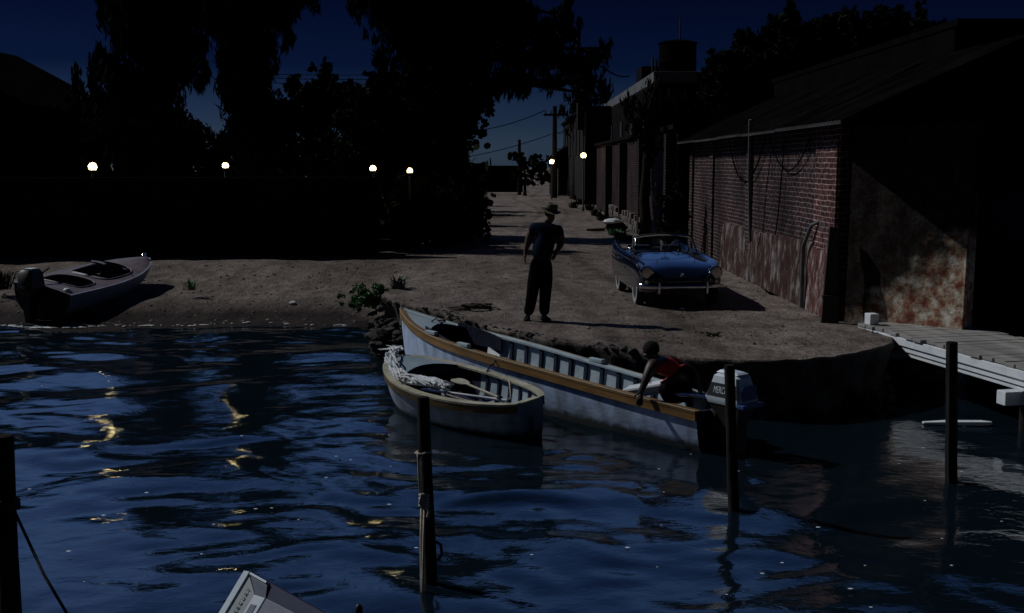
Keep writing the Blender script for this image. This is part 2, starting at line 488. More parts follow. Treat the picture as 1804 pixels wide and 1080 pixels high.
scatter_stones('pebbles', 'pebbles scattered over the beach and landing', sp, M['stone'], 8)
sp = []
for _ in range(150):                        # broken rock at the landing's left corner
    p = at_z(rnd.uniform(655, 720), rnd.uniform(535, 600), .3)
    sp.append((p.x, p.y - .1, rnd.uniform(-.05, .55) * (.4 + .6 * rnd.random()), rnd.uniform(.05, .14)))
for _ in range(70):
    p = at_z(rnd.uniform(720, 1560), 640, .3); u = rnd.random()
    a = at_z(*EDGE[rnd.randrange(3, len(EDGE) - 2)], QZ)
    sp.append((a.x + rnd.uniform(-.2, .2), a.y - .05, rnd.uniform(0, .3), rnd.uniform(.05, .12)))
for _ in range(120):
    k = rnd.randrange(3, 13); a = at_z(*EDGE[k], QZ).lerp(at_z(*EDGE[k + 1], QZ), rnd.random())
    sp.append((a.x + rnd.uniform(-.05, .05), a.y + rnd.uniform(-.02, .22), QZ - .005, rnd.choice((.015, .02, .03, .045, .06))))
scatter_stones('rubble', 'broken dark rubble tumbling from the landing into the water', sp, M['quay_face'], 21)

# sea foam and drifting flecks
M['foam'] = mat('foam', (.62, .68, .70), (.8, .83, .85), 20, .5, .3)
mb = MB(); rnd = random.Random(17)
for _ in range(150):
    x = rnd.uniform(-12.5, -2.6)
    if rnd.random() < .35: x = rnd.uniform(-12.5, -9.6)
    y = shore_y(x) - .06 + rnd.gauss(0, .05); l = rnd.uniform(.02, .10); w = rnd.uniform(.005, .014)
    mb.lathe([(1, 0), (.8, .4), (0.2, .6)], 8, 0, Matrix.Translation((x, y, .018)) @ Matrix.Diagonal((l, w * 1.6, .015, 1)))
tag(mb.build('shore_foam', M['foam'], smooth=60), 'thin broken line of foam along the beach', 'foam', kind='stuff')
mb = MB()
for _ in range(48):  # small pale flecks spread over the open water
    p = at_z(rnd.uniform(20, 1780), 620 + 460 * rnd.random() ** .7, 0)
    if p.y > 13.6 and p.x > -2: continue
    r = rnd.uniform(.006, .014)
    mb.lathe([(1, 0), (.8, .5), (.2, .8)], 7, 0, Matrix.Translation((p.x, p.y, .03)) @ Matrix.Diagonal((r * 1.6, r, r * .25, 1)))
tag(mb.build('floating_flecks', M['foam'], smooth=60), 'pale flecks drifting on the harbour water', 'foam', kind='stuff')  # pale flecks, sharing the shore foam's material and category

# ------------------------------------------------------------------ foliage
def leaf_arrays(rng, C, size, style):
    """C: n x 3 leaf centres. Returns verts and faces."""
    n = len(C)
    if style == 'round':
        a = rng.normal(size=(n, 3)); a /= np.linalg.norm(a, axis=1)[:, None]
        h = rng.normal(size=(n, 3)); b = np.cross(a, h); b /= np.linalg.norm(b, axis=1)[:, None]
        s = size * rng.uniform(.6, 1.25, (n, 1))
        k = np.arange(6) * math.pi / 3
        V = C[:, None, :] + (a[:, None, :] * np.cos(k)[None, :, None] + b[:, None, :] * .85 * np.sin(k)[None, :, None]) * s[:, None, :]
        return V.reshape(-1, 3), 6
    if style == 'droop':
        d = np.stack([rng.normal(0, .35, n), rng.normal(0, .35, n), -np.ones(n)], 1)
        up = rng.random(n) < .3; d[up, 2] *= -.5
    elif style == 'upright':
        d = np.stack([rng.normal(0, .4, n), rng.normal(0, .4, n), np.ones(n)], 1)
    else:
        d = rng.normal(size=(n, 3))
    d /= np.linalg.norm(d, axis=1)[:, None]
    h = rng.normal(size=(n, 3)); w = np.cross(d, h); w /= np.linalg.norm(w, axis=1)[:, None]
    L_ = size * rng.uniform(.6, 1.5, (n, 1)); W_ = L_ * (.16 if style == 'droop' else .28)
    V = np.stack([C - d * L_ * .5, C + w * W_ * .5, C + d * L_ * .5, C - w * W_ * .5], 1)
    return V.reshape(-1, 3), 4
def foliage_mesh(name, blobs, size, style, density, seed):
    rng = np.random.default_rng(seed); Cs = []
    fray = []
    for (c, rx, ry, rz) in blobs:          # stray sprays round each mass keep the outline ragged
        for _ in range(6):
            a = rng.random() * 2 * math.pi; k = rng.uniform(.85, 1.3); s = rng.uniform(.14, .30)
            fray.append((Vector(c) + Vector((rx * k * math.cos(a), ry * rng.uniform(-.8, .8), rz * k * math.sin(a) * .9)), rx * s, ry * s, rz * s * (1.7 if style == 'droop' else 1)))
    blobs = list(blobs) + (fray if style != 'round' or len(blobs) < 40 else [])
    for (c, rx, ry, rz) in blobs:
        if style == 'round': area = 2.2 * size * size
        else: area = size * size * .10
        # sub-clumps make the outline lumpy and leave gaps
        nsub = max(7, int(22 * (rx * rz) ** .5))
        u = rng.normal(size=(nsub, 3)); u /= np.linalg.norm(u, axis=1)[:, None]
        rad = rng.random(nsub) ** (1 / 2.2)
        sc = np.array(c) + u * rad[:, None] * np.array([rx, ry, rz]) * .82
        n = int(density * math.pi * rx * rz / area)
        k = rng.integers(0, nsub, n)
        rs = rng.uniform(.28, .52, nsub) * (rx * rz) ** .5
        off = rng.normal(size=(n, 3)); off /= np.linalg.norm(off, axis=1)[:, None]
        off *= (rng.random(n) ** .5)[:, None] * rs[k][:, None]
        if style == 'droop': off[:, 2] *= 1.5
        Cs.append(sc[k] + off)
    C = np.vstack(Cs)
    V, m = leaf_arrays(rng, C, size, style)
    nf = len(C)
    return np_mesh(name, V, np.arange(nf * m), np.arange(nf) * m, np.full(nf, m))
def blob(px, py, rx, Y, rz=None, ry=None):
    c = at_y(px, py, Y); k = Y / FPX
    return (c, rx * k, (ry or rx) * k, (rz or rx) * k)
def tree(name, label, trunk, blobs, style='round', size=.14, density=2.2, seed=1, cat='tree', group=None, crown='crown', stem='trunk', lm=None, tr=.16, limbs=True):
    base = Vector(trunk[0])
    t = thing(name, label, cat, base, 0, group)
    inv = Matrix.Translation(-base)
    mb = MB()
    pts = [inv @ Vector(p) for p in trunk]
    # wobble
    fine = []
    for i in range(len(pts) - 1):
        for k in range(5):
            q = pts[i].lerp(pts[i + 1], k / 5); w = tr * .35 * (0 if i + k == 0 else 1)
            fine.append(q + Vector((w * noise.noise(q * .9 + Vector((seed, 0, 0))), w * noise.noise(q * .9 + Vector((0, seed, 5))), 0)))
    fine.append(pts[-1]); n = len(fine)
    mb.tube(fine, [tr * (1.35 if i == 0 else 1) * (1 - .75 * i / n) for i in range(n)], 9)
    if limbs:
        rr = random.Random(seed)
        for (c, rx, ry, rz) in blobs:
            e = inv @ Vector(c)
            cand = [q for q in fine if q.z < e.z - .15] or [fine[0]]
            s = min(cand, key=lambda q: (q - e).length - q.z * .25)
            if (s - e).length < .2: continue
            m1 = s.lerp(e, .45) + Vector((rr.uniform(-.2, .2), rr.uniform(-.2, .2), .12 * (s - e).length))
            mb.tube([s, m1, e], [tr * .42, tr * .3, tr * .1], 6)
            for _ in range(4):
                tip = e + Vector((rr.uniform(-1, 1) * rx, rr.uniform(-1, 1) * ry, rr.uniform(-.6, 1) * rz)) * .8
                mb.tube([m1.lerp(e, .6), tip], [tr * .16, tr * .05], 5)
    mb.build(stem, M['bark'], t, smooth=60)
    me = foliage_mesh(crown, [(inv @ Vector(c), rx, ry, rz) for c, rx, ry, rz in blobs], size, style, density, seed)
    o = link_mesh(crown, me, lm or (M['leaf'] if style == 'round' else M['leaf_fine'])); o.parent = t
    return t
def gz(x, y): return ground_h(x, y) - .03
def foot(px, Y):
    p = at_y(px, 290, Y); return Vector((p.x, Y, gz(p.x, Y)))
def plus(p, z, dx=0): return Vector((p.x + dx, p.y, z))

f = foot(268, 37)
tree('casuarina_tree', 'tall feathery tree with drooping sprays above the round lamp nearest the gabled house', [f, plus(f, 4), plus(f, 9, .3)],
     [blob(255, 30, 84, 37), blob(310, 50, 52, 37), blob(300, 110, 46, 37), blob(215, 70, 38, 37), blob(205, 25, 25, 37), blob(275, 115, 58, 37), blob(325, 85, 32, 37), blob(292, 170, 34, 37, 40), blob(222, 165, 50, 37), blob(258, 215, 60, 37), blob(190, 120, 26, 37, 34), blob(200, 230, 50, 37), blob(250, 270, 60, 37, 40)],
     'droop', .36, 5, 3, tr=.26)
f = foot(430, 36)
tree('casuarina_tree', 'broad column-like feathery tree rising between the two gaps of sky', [f, plus(f, 4), plus(f, 9)],
     [blob(430, -20, 70, 36), blob(432, 35, 66, 36), blob(392, 40, 34, 36), blob(495, 15, 42, 36), blob(520, -10, 32, 36), blob(436, 100, 52, 36), blob(438, 160, 50, 36), blob(395, 150, 22, 36, 30), blob(440, 215, 52, 36), blob(440, 265, 60, 36), blob(412, 250, 30, 36), blob(468, 70, 30, 36), blob(462, 120, 26, 36), blob(372, 0, 34, 36), blob(428, 120, 38, 36), blob(460, 190, 34, 36)],
     'droop', .36, 5, 4, tr=.34)
f = foot(800, 40)
tree('casuarina_tree', 'great feathery tree reaching a long branch over the dirt road', [f, plus(f, 4.2), plus(f, 7.2, .4), plus(f, 9, .2)],
     [blob(700, 0, 64, 40), blob(660, 20, 34, 40), blob(740, 100, 50, 40), blob(770, 60, 66, 40), blob(840, 0, 70, 40), blob(900, 20, 40, 40), blob(840, 170, 30, 40), blob(720, -30, 60, 40), blob(735, 55, 60, 40), blob(790, 10, 70, 40), blob(690, 70, 30, 40, 22), blob(800, 85, 58, 40), blob(860, 50, 52, 40), blob(850, 120, 46, 40, 50), blob(790, -30, 80, 40),
      blob(905, 100, 42, 40, 48), blob(950, 110, 38, 40), blob(890, 150, 30, 40, 22), blob(985, 70, 24, 40, 40), blob(960, 60, 16, 40, 40), blob(1005, 30, 16, 40, 30), blob(1000, 115, 34, 40), blob(930, 30, 16, 40, 40), blob(1040, 112, 22, 40), blob(1062, 92, 17, 40), blob(975, 148, 24, 40, 14), blob(1045, 150, 20, 40, 18), blob(1065, 170, 13, 40, 12)],
     'droop', .34, 3.8, 5, tr=.30)
f = foot(1016, 82)
tree('casuarina_tree', 'slim dark tree standing behind the roofs beside the utility pole', [f, plus(f, 7), plus(f, 13.2, .1)],
     [blob(1030, 165, 32, 82, 40), blob(1018, 120, 22, 82, 34), blob(1020, 210, 30, 82, 30)], 'droop', .7, 2.4, 6, tr=.42)
for px, top, Y, r, lab in ((135, 118, 46, 20, 'shorter pointed conifer beside the gabled house'), (167, 92, 47, 21, 'taller pointed conifer left of the feathery trees')):
    f = foot(px, Y); zt = at_y(px, top, Y).z
    tree('conifer_tree', lab, [f, plus(f, zt * .5), plus(f, zt)], [blob(px, top + 12, 6, Y, 16), blob(px, top + 38, 11, Y, 22), blob(px, top + 75, r * .8, Y, 30), blob(px, top + 115, r * 1.05, Y, 34), blob(px, top + 160, r * 1.3, Y, 40)], 'upright', .36, 2.8, 7 + px, tr=.14)
GR = 'rounded shrubs behind the boundary wall'
def grape(label, px, Y, blobs, seed, size=.075, density=7.0, name='sea_grape_tree'):
    f = foot(px, Y)
    zc = max(b[0].z for b in blobs)
    tree(name, label, [f, plus(f, zc * .45), plus(f, zc * .8)], blobs, 'round', size, density, seed, tr=.14)
grape('rounded dark tree between the tall lamp and the feathery trunk', 305, 40, [blob(310, 245, 64, 40, 56), blob(275, 235, 34, 40), blob(345, 255, 30, 40, 40), blob(310, 290, 70, 40, 40)], 31)
grape('low spreading tree in front of the two pointed conifers', 170, 40, [blob(120, 240, 46, 40, 42), blob(180, 225, 46, 40, 40), blob(225, 265, 46, 40, 46), blob(130, 285, 70, 40, 46), blob(60, 260, 45, 40, 60), blob(105, 215, 30, 40, 26), blob(140, 200, 30, 40, 30), blob(190, 190, 30, 40, 34), blob(240, 300, 60, 40, 40)], 32)
grape('bushy tree with a narrow peak under the power lines', 560, 41, [blob(568, 130, 18, 41, 26), blob(520, 158, 28, 41, 22), blob(575, 165, 36, 41, 26), blob(545, 205, 68, 41, 50), blob(505, 225, 40, 41, 52), blob(560, 265, 90, 41, 54), blob(600, 190, 34, 41, 34), blob(545, 165, 30, 41, 20)], 33, density=8)
grape('large round-leaved tree leaning over the left side of the road', 720, 39, [blob(628, 158, 26, 39, 20), blob(665, 155, 32, 39, 26), blob(710, 160, 46, 39, 36), blob(765, 150, 56, 39, 48), blob(815, 175, 40, 39, 40), blob(690, 220, 84, 39, 66), blob(770, 220, 68, 39, 62), blob(740, 185, 70, 39, 50), blob(655, 195, 50, 39, 44), blob(690, 140, 30, 39, 20), blob(805, 200, 44, 39, 44), blob(828, 215, 22, 39, 22), blob(805, 255, 28, 39, 26), blob(640, 270, 70, 39, 50), blob(735, 285, 84, 39, 45), blob(862, 195, 10, 39, 9), blob(845, 232, 9, 39, 9), blob(812, 282, 12, 39, 14)], 34, .075, 8)
# far woods: one dark mass beyond the boundary wall
rng_w = random.Random(77); bl = []
for k in range(46):
    x = -44 + k * .92; bl.append((Vector((x, 58 + rng_w.uniform(-3, 3), 1.9 + rng_w.uniform(-.5, .5))), 1.6, 1.2, 2.3 + rng_w.random() * 1.2))
o = link_mesh('distant_woods', foliage_mesh('distant_woods', bl, .30, 'round', 3.2, 5), M['leaf']); tag(o, 'far dark woods seen as one mass beyond the boundary wall', 'woods', kind='stuff')
# under-growth: hedge of separate shrubs along the foot of the boundary wall and the road
rr = random.Random(44)
def shrub(label, px, Y, r, h, seed, style='round', size=.07, density=4.5, lm=None, group=None, name='shrub'):
    f = foot(px, Y); k = Y / FPX
    b = [(Vector((f.x + rr.uniform(-.35, .35) * r, Y + rr.uniform(-.3, .3) * r, f.z + h * q)), r * w, r * w, h * .36) for q, w in ((.3, 1), (.55, .85), (.8, .5))]
    b += [(Vector((f.x + sx * .7 * r, Y + rr.uniform(-.2, .2) * r, f.z + h * .35)), r * .5, r * .5, h * .3) for sx in (-1, 1)]
    return tree(name, label, [f, plus(f, f.z + h * .5), plus(f, f.z + h * .8)], b, style, size, density, seed, 'shrub', group, 'foliage', 'stem', lm, max(.02, r * .05), True)
for i, (px, Y, r, h) in enumerate([(668, 32.5, 1.1, 1.8), (715, 33.6, 1.0, 1.7), (765, 34.6, 1.1, 2.1), (800, 35.6, .9, 1.8)]):
    shrub('dark rounded shrub between the boundary wall and the road bushes', px, Y, r, h, 60 + i, group='shrubs at the end of the boundary wall', density=5.5)
for i, (px, Y, r, h) in enumerate([(806, 37.5, .9, 2.3), (803, 46, 1.1, 2.3), (815, 68, 1.3, 2.2)]):
    shrub('dense dark bush lining the left edge of the dirt road', px, Y, r, h, 80 + i, group='bushes along the left of the road')

# ------------------------------------------------------------------ walls and far things
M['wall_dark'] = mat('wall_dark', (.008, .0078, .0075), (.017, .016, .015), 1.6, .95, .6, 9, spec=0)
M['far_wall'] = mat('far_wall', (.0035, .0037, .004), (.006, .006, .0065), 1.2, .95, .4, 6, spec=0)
def wall_run(name, label, a, b, z0, z1, th, m, cap=True):
    a, b = Vector(a), Vector(b); d = b - a; ln = d.length; t = thing(name, label, 'wall', ((a.x + b.x) / 2, (a.y + b.y) / 2, z0), math.atan2(d.y, d.x))
    mb = MB().box((0, 0, (z1 - z0) / 2), (ln, th, z1 - z0))
    k = -ln / 2 + 1.5
    while k < ln / 2: mb.box((k, -th / 2 - .06, (z1 - z0) / 2 - .05), (.3, .124, z1 - z0 - .1)); k += 3
    mb.build('masonry', m, t)
    if cap: MB().box((0, 0, z1 - z0 + .052), (ln + .1, th + .12, .1)).build('coping', m, t, bevel=.02)
    return t
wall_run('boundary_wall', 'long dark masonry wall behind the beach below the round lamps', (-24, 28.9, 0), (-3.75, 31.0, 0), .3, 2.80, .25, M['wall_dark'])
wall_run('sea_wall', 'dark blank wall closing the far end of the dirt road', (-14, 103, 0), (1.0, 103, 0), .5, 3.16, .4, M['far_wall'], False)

# gabled house at the far left
t = thing('gabled_house', 'dark house with a wide overhanging gable at the far left edge', 'house', (-20.6, 38, .6))
mb = MB(); mb.prism([(-4.2, 0), (3.6, 0), (3.6, 4.9), (-.3, 7.0), (-4.2, 4.9)], 0, 9, 0, Matrix.Rotation(R(90), 4, 'X') @ Matrix.Diagonal((1, 1, -1, 1)))
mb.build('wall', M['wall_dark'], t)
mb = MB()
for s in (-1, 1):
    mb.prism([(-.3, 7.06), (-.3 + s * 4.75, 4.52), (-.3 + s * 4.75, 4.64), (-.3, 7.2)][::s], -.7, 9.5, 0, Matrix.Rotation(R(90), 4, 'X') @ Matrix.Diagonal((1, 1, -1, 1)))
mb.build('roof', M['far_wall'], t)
for x in (-2.4, 1.5):
    w = MB().box((x, -.03, 2.2), (1.0, .06, 1.3)).build('window', M['black'], t); MB().box((x, -.04, 1.5), (1.2, .12, .08)).build('sill', M['wall_dark'], w)
MB().box((-.4, -.03, 1.1), (1.0, .06, 2.2)).build('door', M['wood_dark'], t)

# ------------------------------------------------------------------ street lamps
def lamp(label, px, py, Y, r=.15):
    c = at_y(px, py, Y); z0 = gz(c.x, Y)
    t = thing('street_lamp', label, 'lamp', (c.x, Y, z0), group='round street lamps')
    h = c.z - z0
    MB().tube([(0, 0, 0), (0, 0, .25), (0, 0, .26), (0, 0, h - r)], [.08, .075, .045, .035], 10).build('post', M['lamp_post'], t, smooth=40)
    MB().lathe([(.05, h - r - .05), (.09, h - r), (.095, h - r + .03), (.05, h - r + .05)], 14).build('collar', M['iron'], t, smooth=40)
    MB().lathe([(max(.002, r * math.sin(q * math.pi / 12)), h - r * math.cos(q * math.pi / 12)) for q in range(13)], 20, cap=False).build('globe', M['frosted_globe'], t, smooth=180)
    rb = r * .62
    MB().lathe([(max(.002, rb * math.sin(q * math.pi / 12)), h - rb * math.cos(q * math.pi / 12)) for q in range(13)], 20, cap=False).build('bulb', M['glass_lamp'], t, smooth=180)
    return t
M['lamp_post'] = mat('lamp_post', (.07, .075, .08), (.12, .125, .13), 6, .6, .2)
lamp('round lamp nearest the gabled house, in front of the pointed conifers', 163, 294, 31.5, .125)
lamp('round lamp at the foot of the broad feathery tree', 397, 292, 32.2, .10)
lamp('round lamp under the round-leaved tree, left of its near neighbour', 657, 297, 32.4, .10)
lamp('round lamp under the round-leaved tree, nearer to the road', 722, 301, 32.8, .095)
lamp('round lamp on a slim pale post against the brick yard wall', 1028, 274, 60, .165)
lamp('round lamp farthest up the road before the small pillared house', 972, 285, 82, .195)

# ------------------------------------------------------------------ utility poles and wires
b = at_y(977, 290, 84); top = at_y(977, 187, 84).z
t = thing('utility_pole', 'tall wooden utility pole with a crossarm at the end of the road', 'utility pole', (b.x, 84, gz(b.x, 84)))
h = top - t.location.z
MB().tube([(0, 0, 0), (0, 0, h)], [.22, .16], 9).build('pole', M['bark'], t, smooth=50)
MB().box((0, -.2, h - .65), (1.7, .12, .16)).build('crossarm', M['bark'], t)
for k in (-.7, -.3, .35, .72): MB().lathe([(.05, h - .56), (.07, h - .5), (.04, h - .42), (.055, h - .36), (.02, h - .3)], 8, 0, Matrix.Translation((k, -.2, 0))).build('insulator', M['iron'], t)
for q in (2.0, 3.2): MB().tube([(0, 0, h - q), (.5, -.2, h - q), (.75, -.2, h - q + .25)], .04, 6).build('bracket', M['iron'], t)
pole_top = Vector((b.x, 83.8, top - .5))
b = at_y(915, 290, 92)
t = thing('distant_pole', 'short bare pole above the bush at the end of the road', 'pole', (b.x, 92, gz(b.x, 92)))
MB().tube([(0, 0, 0), (0, 0, at_y(915, 246, 92).z - t.location.z)], [.16, .12], 8).build('pole', M['bark'], t, smooth=50)
def wire(label, a, b, sag, r=.018, name='power_line', group='power lines', mt=None):
    a, b = Vector(a), Vector(b); pts = []
    for k in range(17):
        u = k / 16; p = a.lerp(b, u); p.z -= sag * 4 * u * (1 - u); pts.append(p)
    return tag(MB().tube(pts, r, 5).build(name, mt or M['wire'], smooth=180), label, 'wire', group)
wire('power line sagging from the crossarm over the road, upper one', pole_top + Vector((-.7, 0, .2)), at_y(700, 215, 95), 1.2, .035)
wire('power line sagging from the crossarm over the road, lower one', pole_top + Vector((-.3, 0, -1.6)), at_y(700, 285, 95), .6, .03)
wire('power line crossing the gap of sky between the trees, top of three', at_y(400, 127, 55), at_y(720, 130, 55), .1, .016)
wire('power line crossing the gap of sky between the trees, middle of three', at_y(400, 133, 55), at_y(720, 138, 55), .12, .016)
wire('power line crossing the gap of sky between the trees, lowest of three', at_y(400, 141, 55), at_y(720, 146, 55), .14, .016)

# far end of the road
f = foot(925, 90)
tree('small_tree', 'small windswept tree at the far end of the road', [f, plus(f, 2.2), plus(f, 3.4)], [blob(925, 283, 24, 90, 12), blob(905, 278, 10, 90, 8), blob(945, 285, 20, 90, 16), blob(930, 310, 26, 90, 20), blob(958, 308, 16, 90, 22)], 'round', .22, 2.6, 41, tr=.14)
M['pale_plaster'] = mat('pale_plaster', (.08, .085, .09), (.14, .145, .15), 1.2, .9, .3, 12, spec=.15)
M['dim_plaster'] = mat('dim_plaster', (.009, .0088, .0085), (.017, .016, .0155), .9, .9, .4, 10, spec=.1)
t = thing('small_house', 'small low house with pale pillars beside the farthest lamp', 'house', (4.6, 92, .7))
MB().box((0, 3, 1.5), (2.6, 6, 3.0)).build('wall', M['dim_plaster'], t)
MB().prism([(-1.6, 2.95), (1.7, 2.95), (1.7, 3.05), (.4, 4.35), (-1.6, 3.1)], -1.4, 6.4, 0, Matrix.Rotation(R(90), 4, 'X') @ Matrix.Diagonal((1, 1, -1, 1))).build('roof', M['wall_dark'], t)
for x in (-1.35, -.75): MB().tube([(x, -1.1, 0), (x, -1.1, 2.93)], .13, 10).build('pillar', M['pale_plaster'], t, smooth=40)
MB().box((.4, -.03, 1.05), (.9, .06, 2.1)).build('door', M['wood_dark'], t)
t = thing('shuttered_house', 'upper-storey house with pale shuttered bays beyond the yard wall', 'house', (6.9, 70, .7))
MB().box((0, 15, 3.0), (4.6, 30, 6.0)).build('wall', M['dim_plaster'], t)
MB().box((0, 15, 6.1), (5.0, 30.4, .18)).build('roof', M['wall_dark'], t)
for k in range(7): MB().box((-2.33, 2.2 + k * 4.1, 4.4), (.06, 2.4, 2.4)).build('window', M['dim_plaster'], t)
MB().box((-2.5, 1.2, 5.6), (.5, 1.2, 1.7)).build('chimney', M['dim_plaster'], t)

# two-storey flat roof building with a parapet, rooftop room and water tank
t = thing('flat_roofed_building', 'tall dark building with a pale parapet behind the brick yard wall', 'building', (10.2, 49, .7))
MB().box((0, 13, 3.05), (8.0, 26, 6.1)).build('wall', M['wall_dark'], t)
mb = MB()
mb.box((-3.9, 13.1, 6.34), (.22, 25.8, .48)); mb.box((0, .08, 6.34), (8.04, .2, .484)); mb.box((3.9, 13.1, 6.34), (.22, 25.8, .48))
mb.build('parapet', [M['pale_plaster']], t, bevel=.02)
MB().box((-3.4, 6.2, 6.55), (1.1, 2.2, 1.4)).build('roof_room', M['wall_dark'], t)
for k, y in enumerate((3.5, 8.5, 14, 20)):
    w = MB().box((-4.03, y, 4.2), (.06, 1.1, 1.5)).build('window', M['black'], t); MB().box((-4.08, y, 3.38), (.2, 1.3, .1)).build('sill', M['dim_plaster'], w)
for k, x in enumerate((-.9, 1.6)): MB().box((x, -.03, 4.2), (1.1, .06, 1.5)).build('window', M['black'], t)
for px, yt in ((1150, 101), (1156, 105)):
    p = at_y(px, 128, 50.5); q = at_y(px, yt, 50.5)
    tag(MB().tube([p - Vector((0, 0, .9)), q], .045, 6).build('roof_post', M['iron'], smooth=40), 'short iron stub post on the roof, ' + ('farther from' if px == 1150 else 'closer to') + ' the water tank', 'post', 'stub posts on the flat roof')
c = at_y(1193, 130, 52.5); zt = at_y(1193, 76, 52.5).z
t = thing('water_tank', 'round dark water tank on the flat roof', 'water tank', (c.x, 52.5, 6.95))
h = zt - 6.95
MB().lathe([(.86, .1), (.88, .12), (.88, h * .5), (.9, h * .5 + .03), (.9, h * .5 + .08), (.87, h * .5 + .1), (.87, h - .05), (.92, h - .03), (.92, h)], 24).build('drum', M['far_wall'], t, smooth=40)
MB().lathe([(.93, h), (.6, h + .10), (.12, h + .16)], 24).build('lid', M['far_wall'], t, smooth=40)
for sx in (-1, 1):
    for sy in (-1, 1): MB().box((sx * .6, sy * .6, -.15), (.14, .14, .5)).build('leg', M['iron'], t)
MB().tube([(.1, 0, h + .15), (.1, 0, h + 1.15)], .03, 6).build('mast', M['iron'], t)
wire('cable running from the feathery branch to the rooftop room', at_y(1062, 118, 45), at_y(1108, 134, 54), .15, .03)

# ------------------------------------------------------------------ brick: warehouse by the car and the yard wall beyond it
def brick_material(name, streak=.5, gain=1.0):
    m = bpy.data.materials.new(name); m.use_nodes = True
    N, L = m.node_tree.nodes, m.node_tree.links
    p = N['Principled BSDF']; p.inputs['Roughness'].default_value = .92; p.inputs['Specular IOR Level'].default_value = .12
    tc = N.new('ShaderNodeTexCoord'); sp = N.new('ShaderNodeSeparateXYZ'); L.new(tc.outputs['Object'], sp.inputs[0])
    ad = N.new('ShaderNodeMath'); L.new(sp.outputs['X'], ad.inputs[0]); L.new(sp.outputs['Y'], ad.inputs[1])
    cb = N.new('ShaderNodeCombineXYZ'); L.new(ad.outputs[0], cb.inputs['X']); L.new(sp.outputs['Z'], cb.inputs['Y'])
    wob = N.new('ShaderNodeTexNoise'); wob.inputs['Scale'].default_value = 3.1; wob.inputs['Detail'].default_value = 4; L.new(tc.outputs['Object'], wob.inputs['Vector'])
    wa = N.new('ShaderNodeVectorMath'); wa.operation = 'MULTIPLY_ADD'; wa.inputs[1].default_value = (.055, .042, 0); L.new(wob.outputs['Color'], wa.inputs[0]); L.new(cb.outputs[0], wa.inputs[2])
    br = N.new('ShaderNodeTexBrick'); br.inputs['Scale'].default_value = 1.0
    br.inputs['Brick Width'].default_value = .26; br.inputs['Row Height'].default_value = .088; br.inputs['Mortar Size'].default_value = .011
    br.inputs['Mortar Smooth'].default_value = .4; br.inputs['Bias'].default_value = -.1
    br.inputs['Color1'].default_value = (.042, .023, .020, 1); br.inputs['Color2'].default_value = (.016, .012, .014, 1); br.inputs['Mortar'].default_value = (.17, .145, .145, 1)
    L.new(wa.outputs[0], br.inputs['Vector'])
    def nz(s, st, d=6, ro=.65):
        mp = N.new('ShaderNodeMapping'); mp.inputs['Scale'].default_value = st; L.new(tc.outputs['Object'], mp.inputs[0])
        n = N.new('ShaderNodeTexNoise'); n.inputs['Scale'].default_value = s; n.inputs['Detail'].default_value = d; n.inputs['Roughness'].default_value = ro; L.new(mp.outputs[0], n.inputs['Vector']); return n
    def ramp(src, lo, hi, a, b):
        r = N.new('ShaderNodeValToRGB'); e = r.color_ramp.elements; e[0].position, e[1].position = lo, hi; e[0].color = (*a, 1); e[1].color = (*b, 1); L.new(src, r.inputs[0]); return r
    def mix(mode, f, a, b):
        x = N.new('ShaderNodeMixRGB'); x.blend_type = mode
        if isinstance(f, float): x.inputs[0].default_value = f
        else: L.new(f, x.inputs[0])
        L.new(a, x.inputs[1])
        if isinstance(b, tuple): x.inputs[2].default_value = (*b, 1)
        else: L.new(b, x.inputs[2])
        return x
    soot = ramp(nz(.9, (1, .8, .45)).outputs['Fac'], .36, .60, (.22, .21, .23), (1, 1, 1))
    c = mix('MULTIPLY', .95, br.outputs['Color'], soot.outputs[0])
    var = ramp(nz(5.5, (1, 1, 2.2)).outputs['Fac'], .36, .62, (.25, .25, .28), (1.5, 1.42, 1.4)); c = mix('MULTIPLY', .9, c.outputs[0], var.outputs[0])
    drip = ramp(nz(1.9, (1, 1, .28), 7, .7).outputs['Fac'], .60, .68, (0, 0, 0), (streak, streak, streak))
    c = mix('MULTIPLY', 1.0, c.outputs[0], (gain * 1.15, gain * .9, gain * .85) if gain != 1 else (1.3, 1.25, 1.25))
    c = mix('MIX', drip.outputs[0], c.outputs[0], (.16, .135, .13))
    L.new(c.outputs[0], p.inputs['Base Color'])
    b = N.new('ShaderNodeBump'); b.inputs['Strength'].default_value = .8; b.inputs['Distance'].default_value = .012
    iv = N.new('ShaderNodeMath'); iv.operation = 'SUBTRACT'; iv.inputs[0].default_value = 1.0; L.new(br.outputs['Fac'], iv.inputs[1])
    nn = nz(18, (1, 1, 1)); a2 = N.new('ShaderNodeMath'); a2.operation = 'MULTIPLY_ADD'; a2.inputs[1].default_value = .5; L.new(nn.outputs['Fac'], a2.inputs[0]); L.new(iv.outputs[0], a2.inputs[2])
    L.new(a2.outputs[0], b.inputs['Height']); L.new(b.outputs[0], p.inputs['Normal'])
    return m
M['brick'] = brick_material('old_brick', .35)
M['brick_red'] = brick_material('red_brick', .7, 2.6)
M['brick_lane'] = brick_material('sooty_brick', .15, .6)
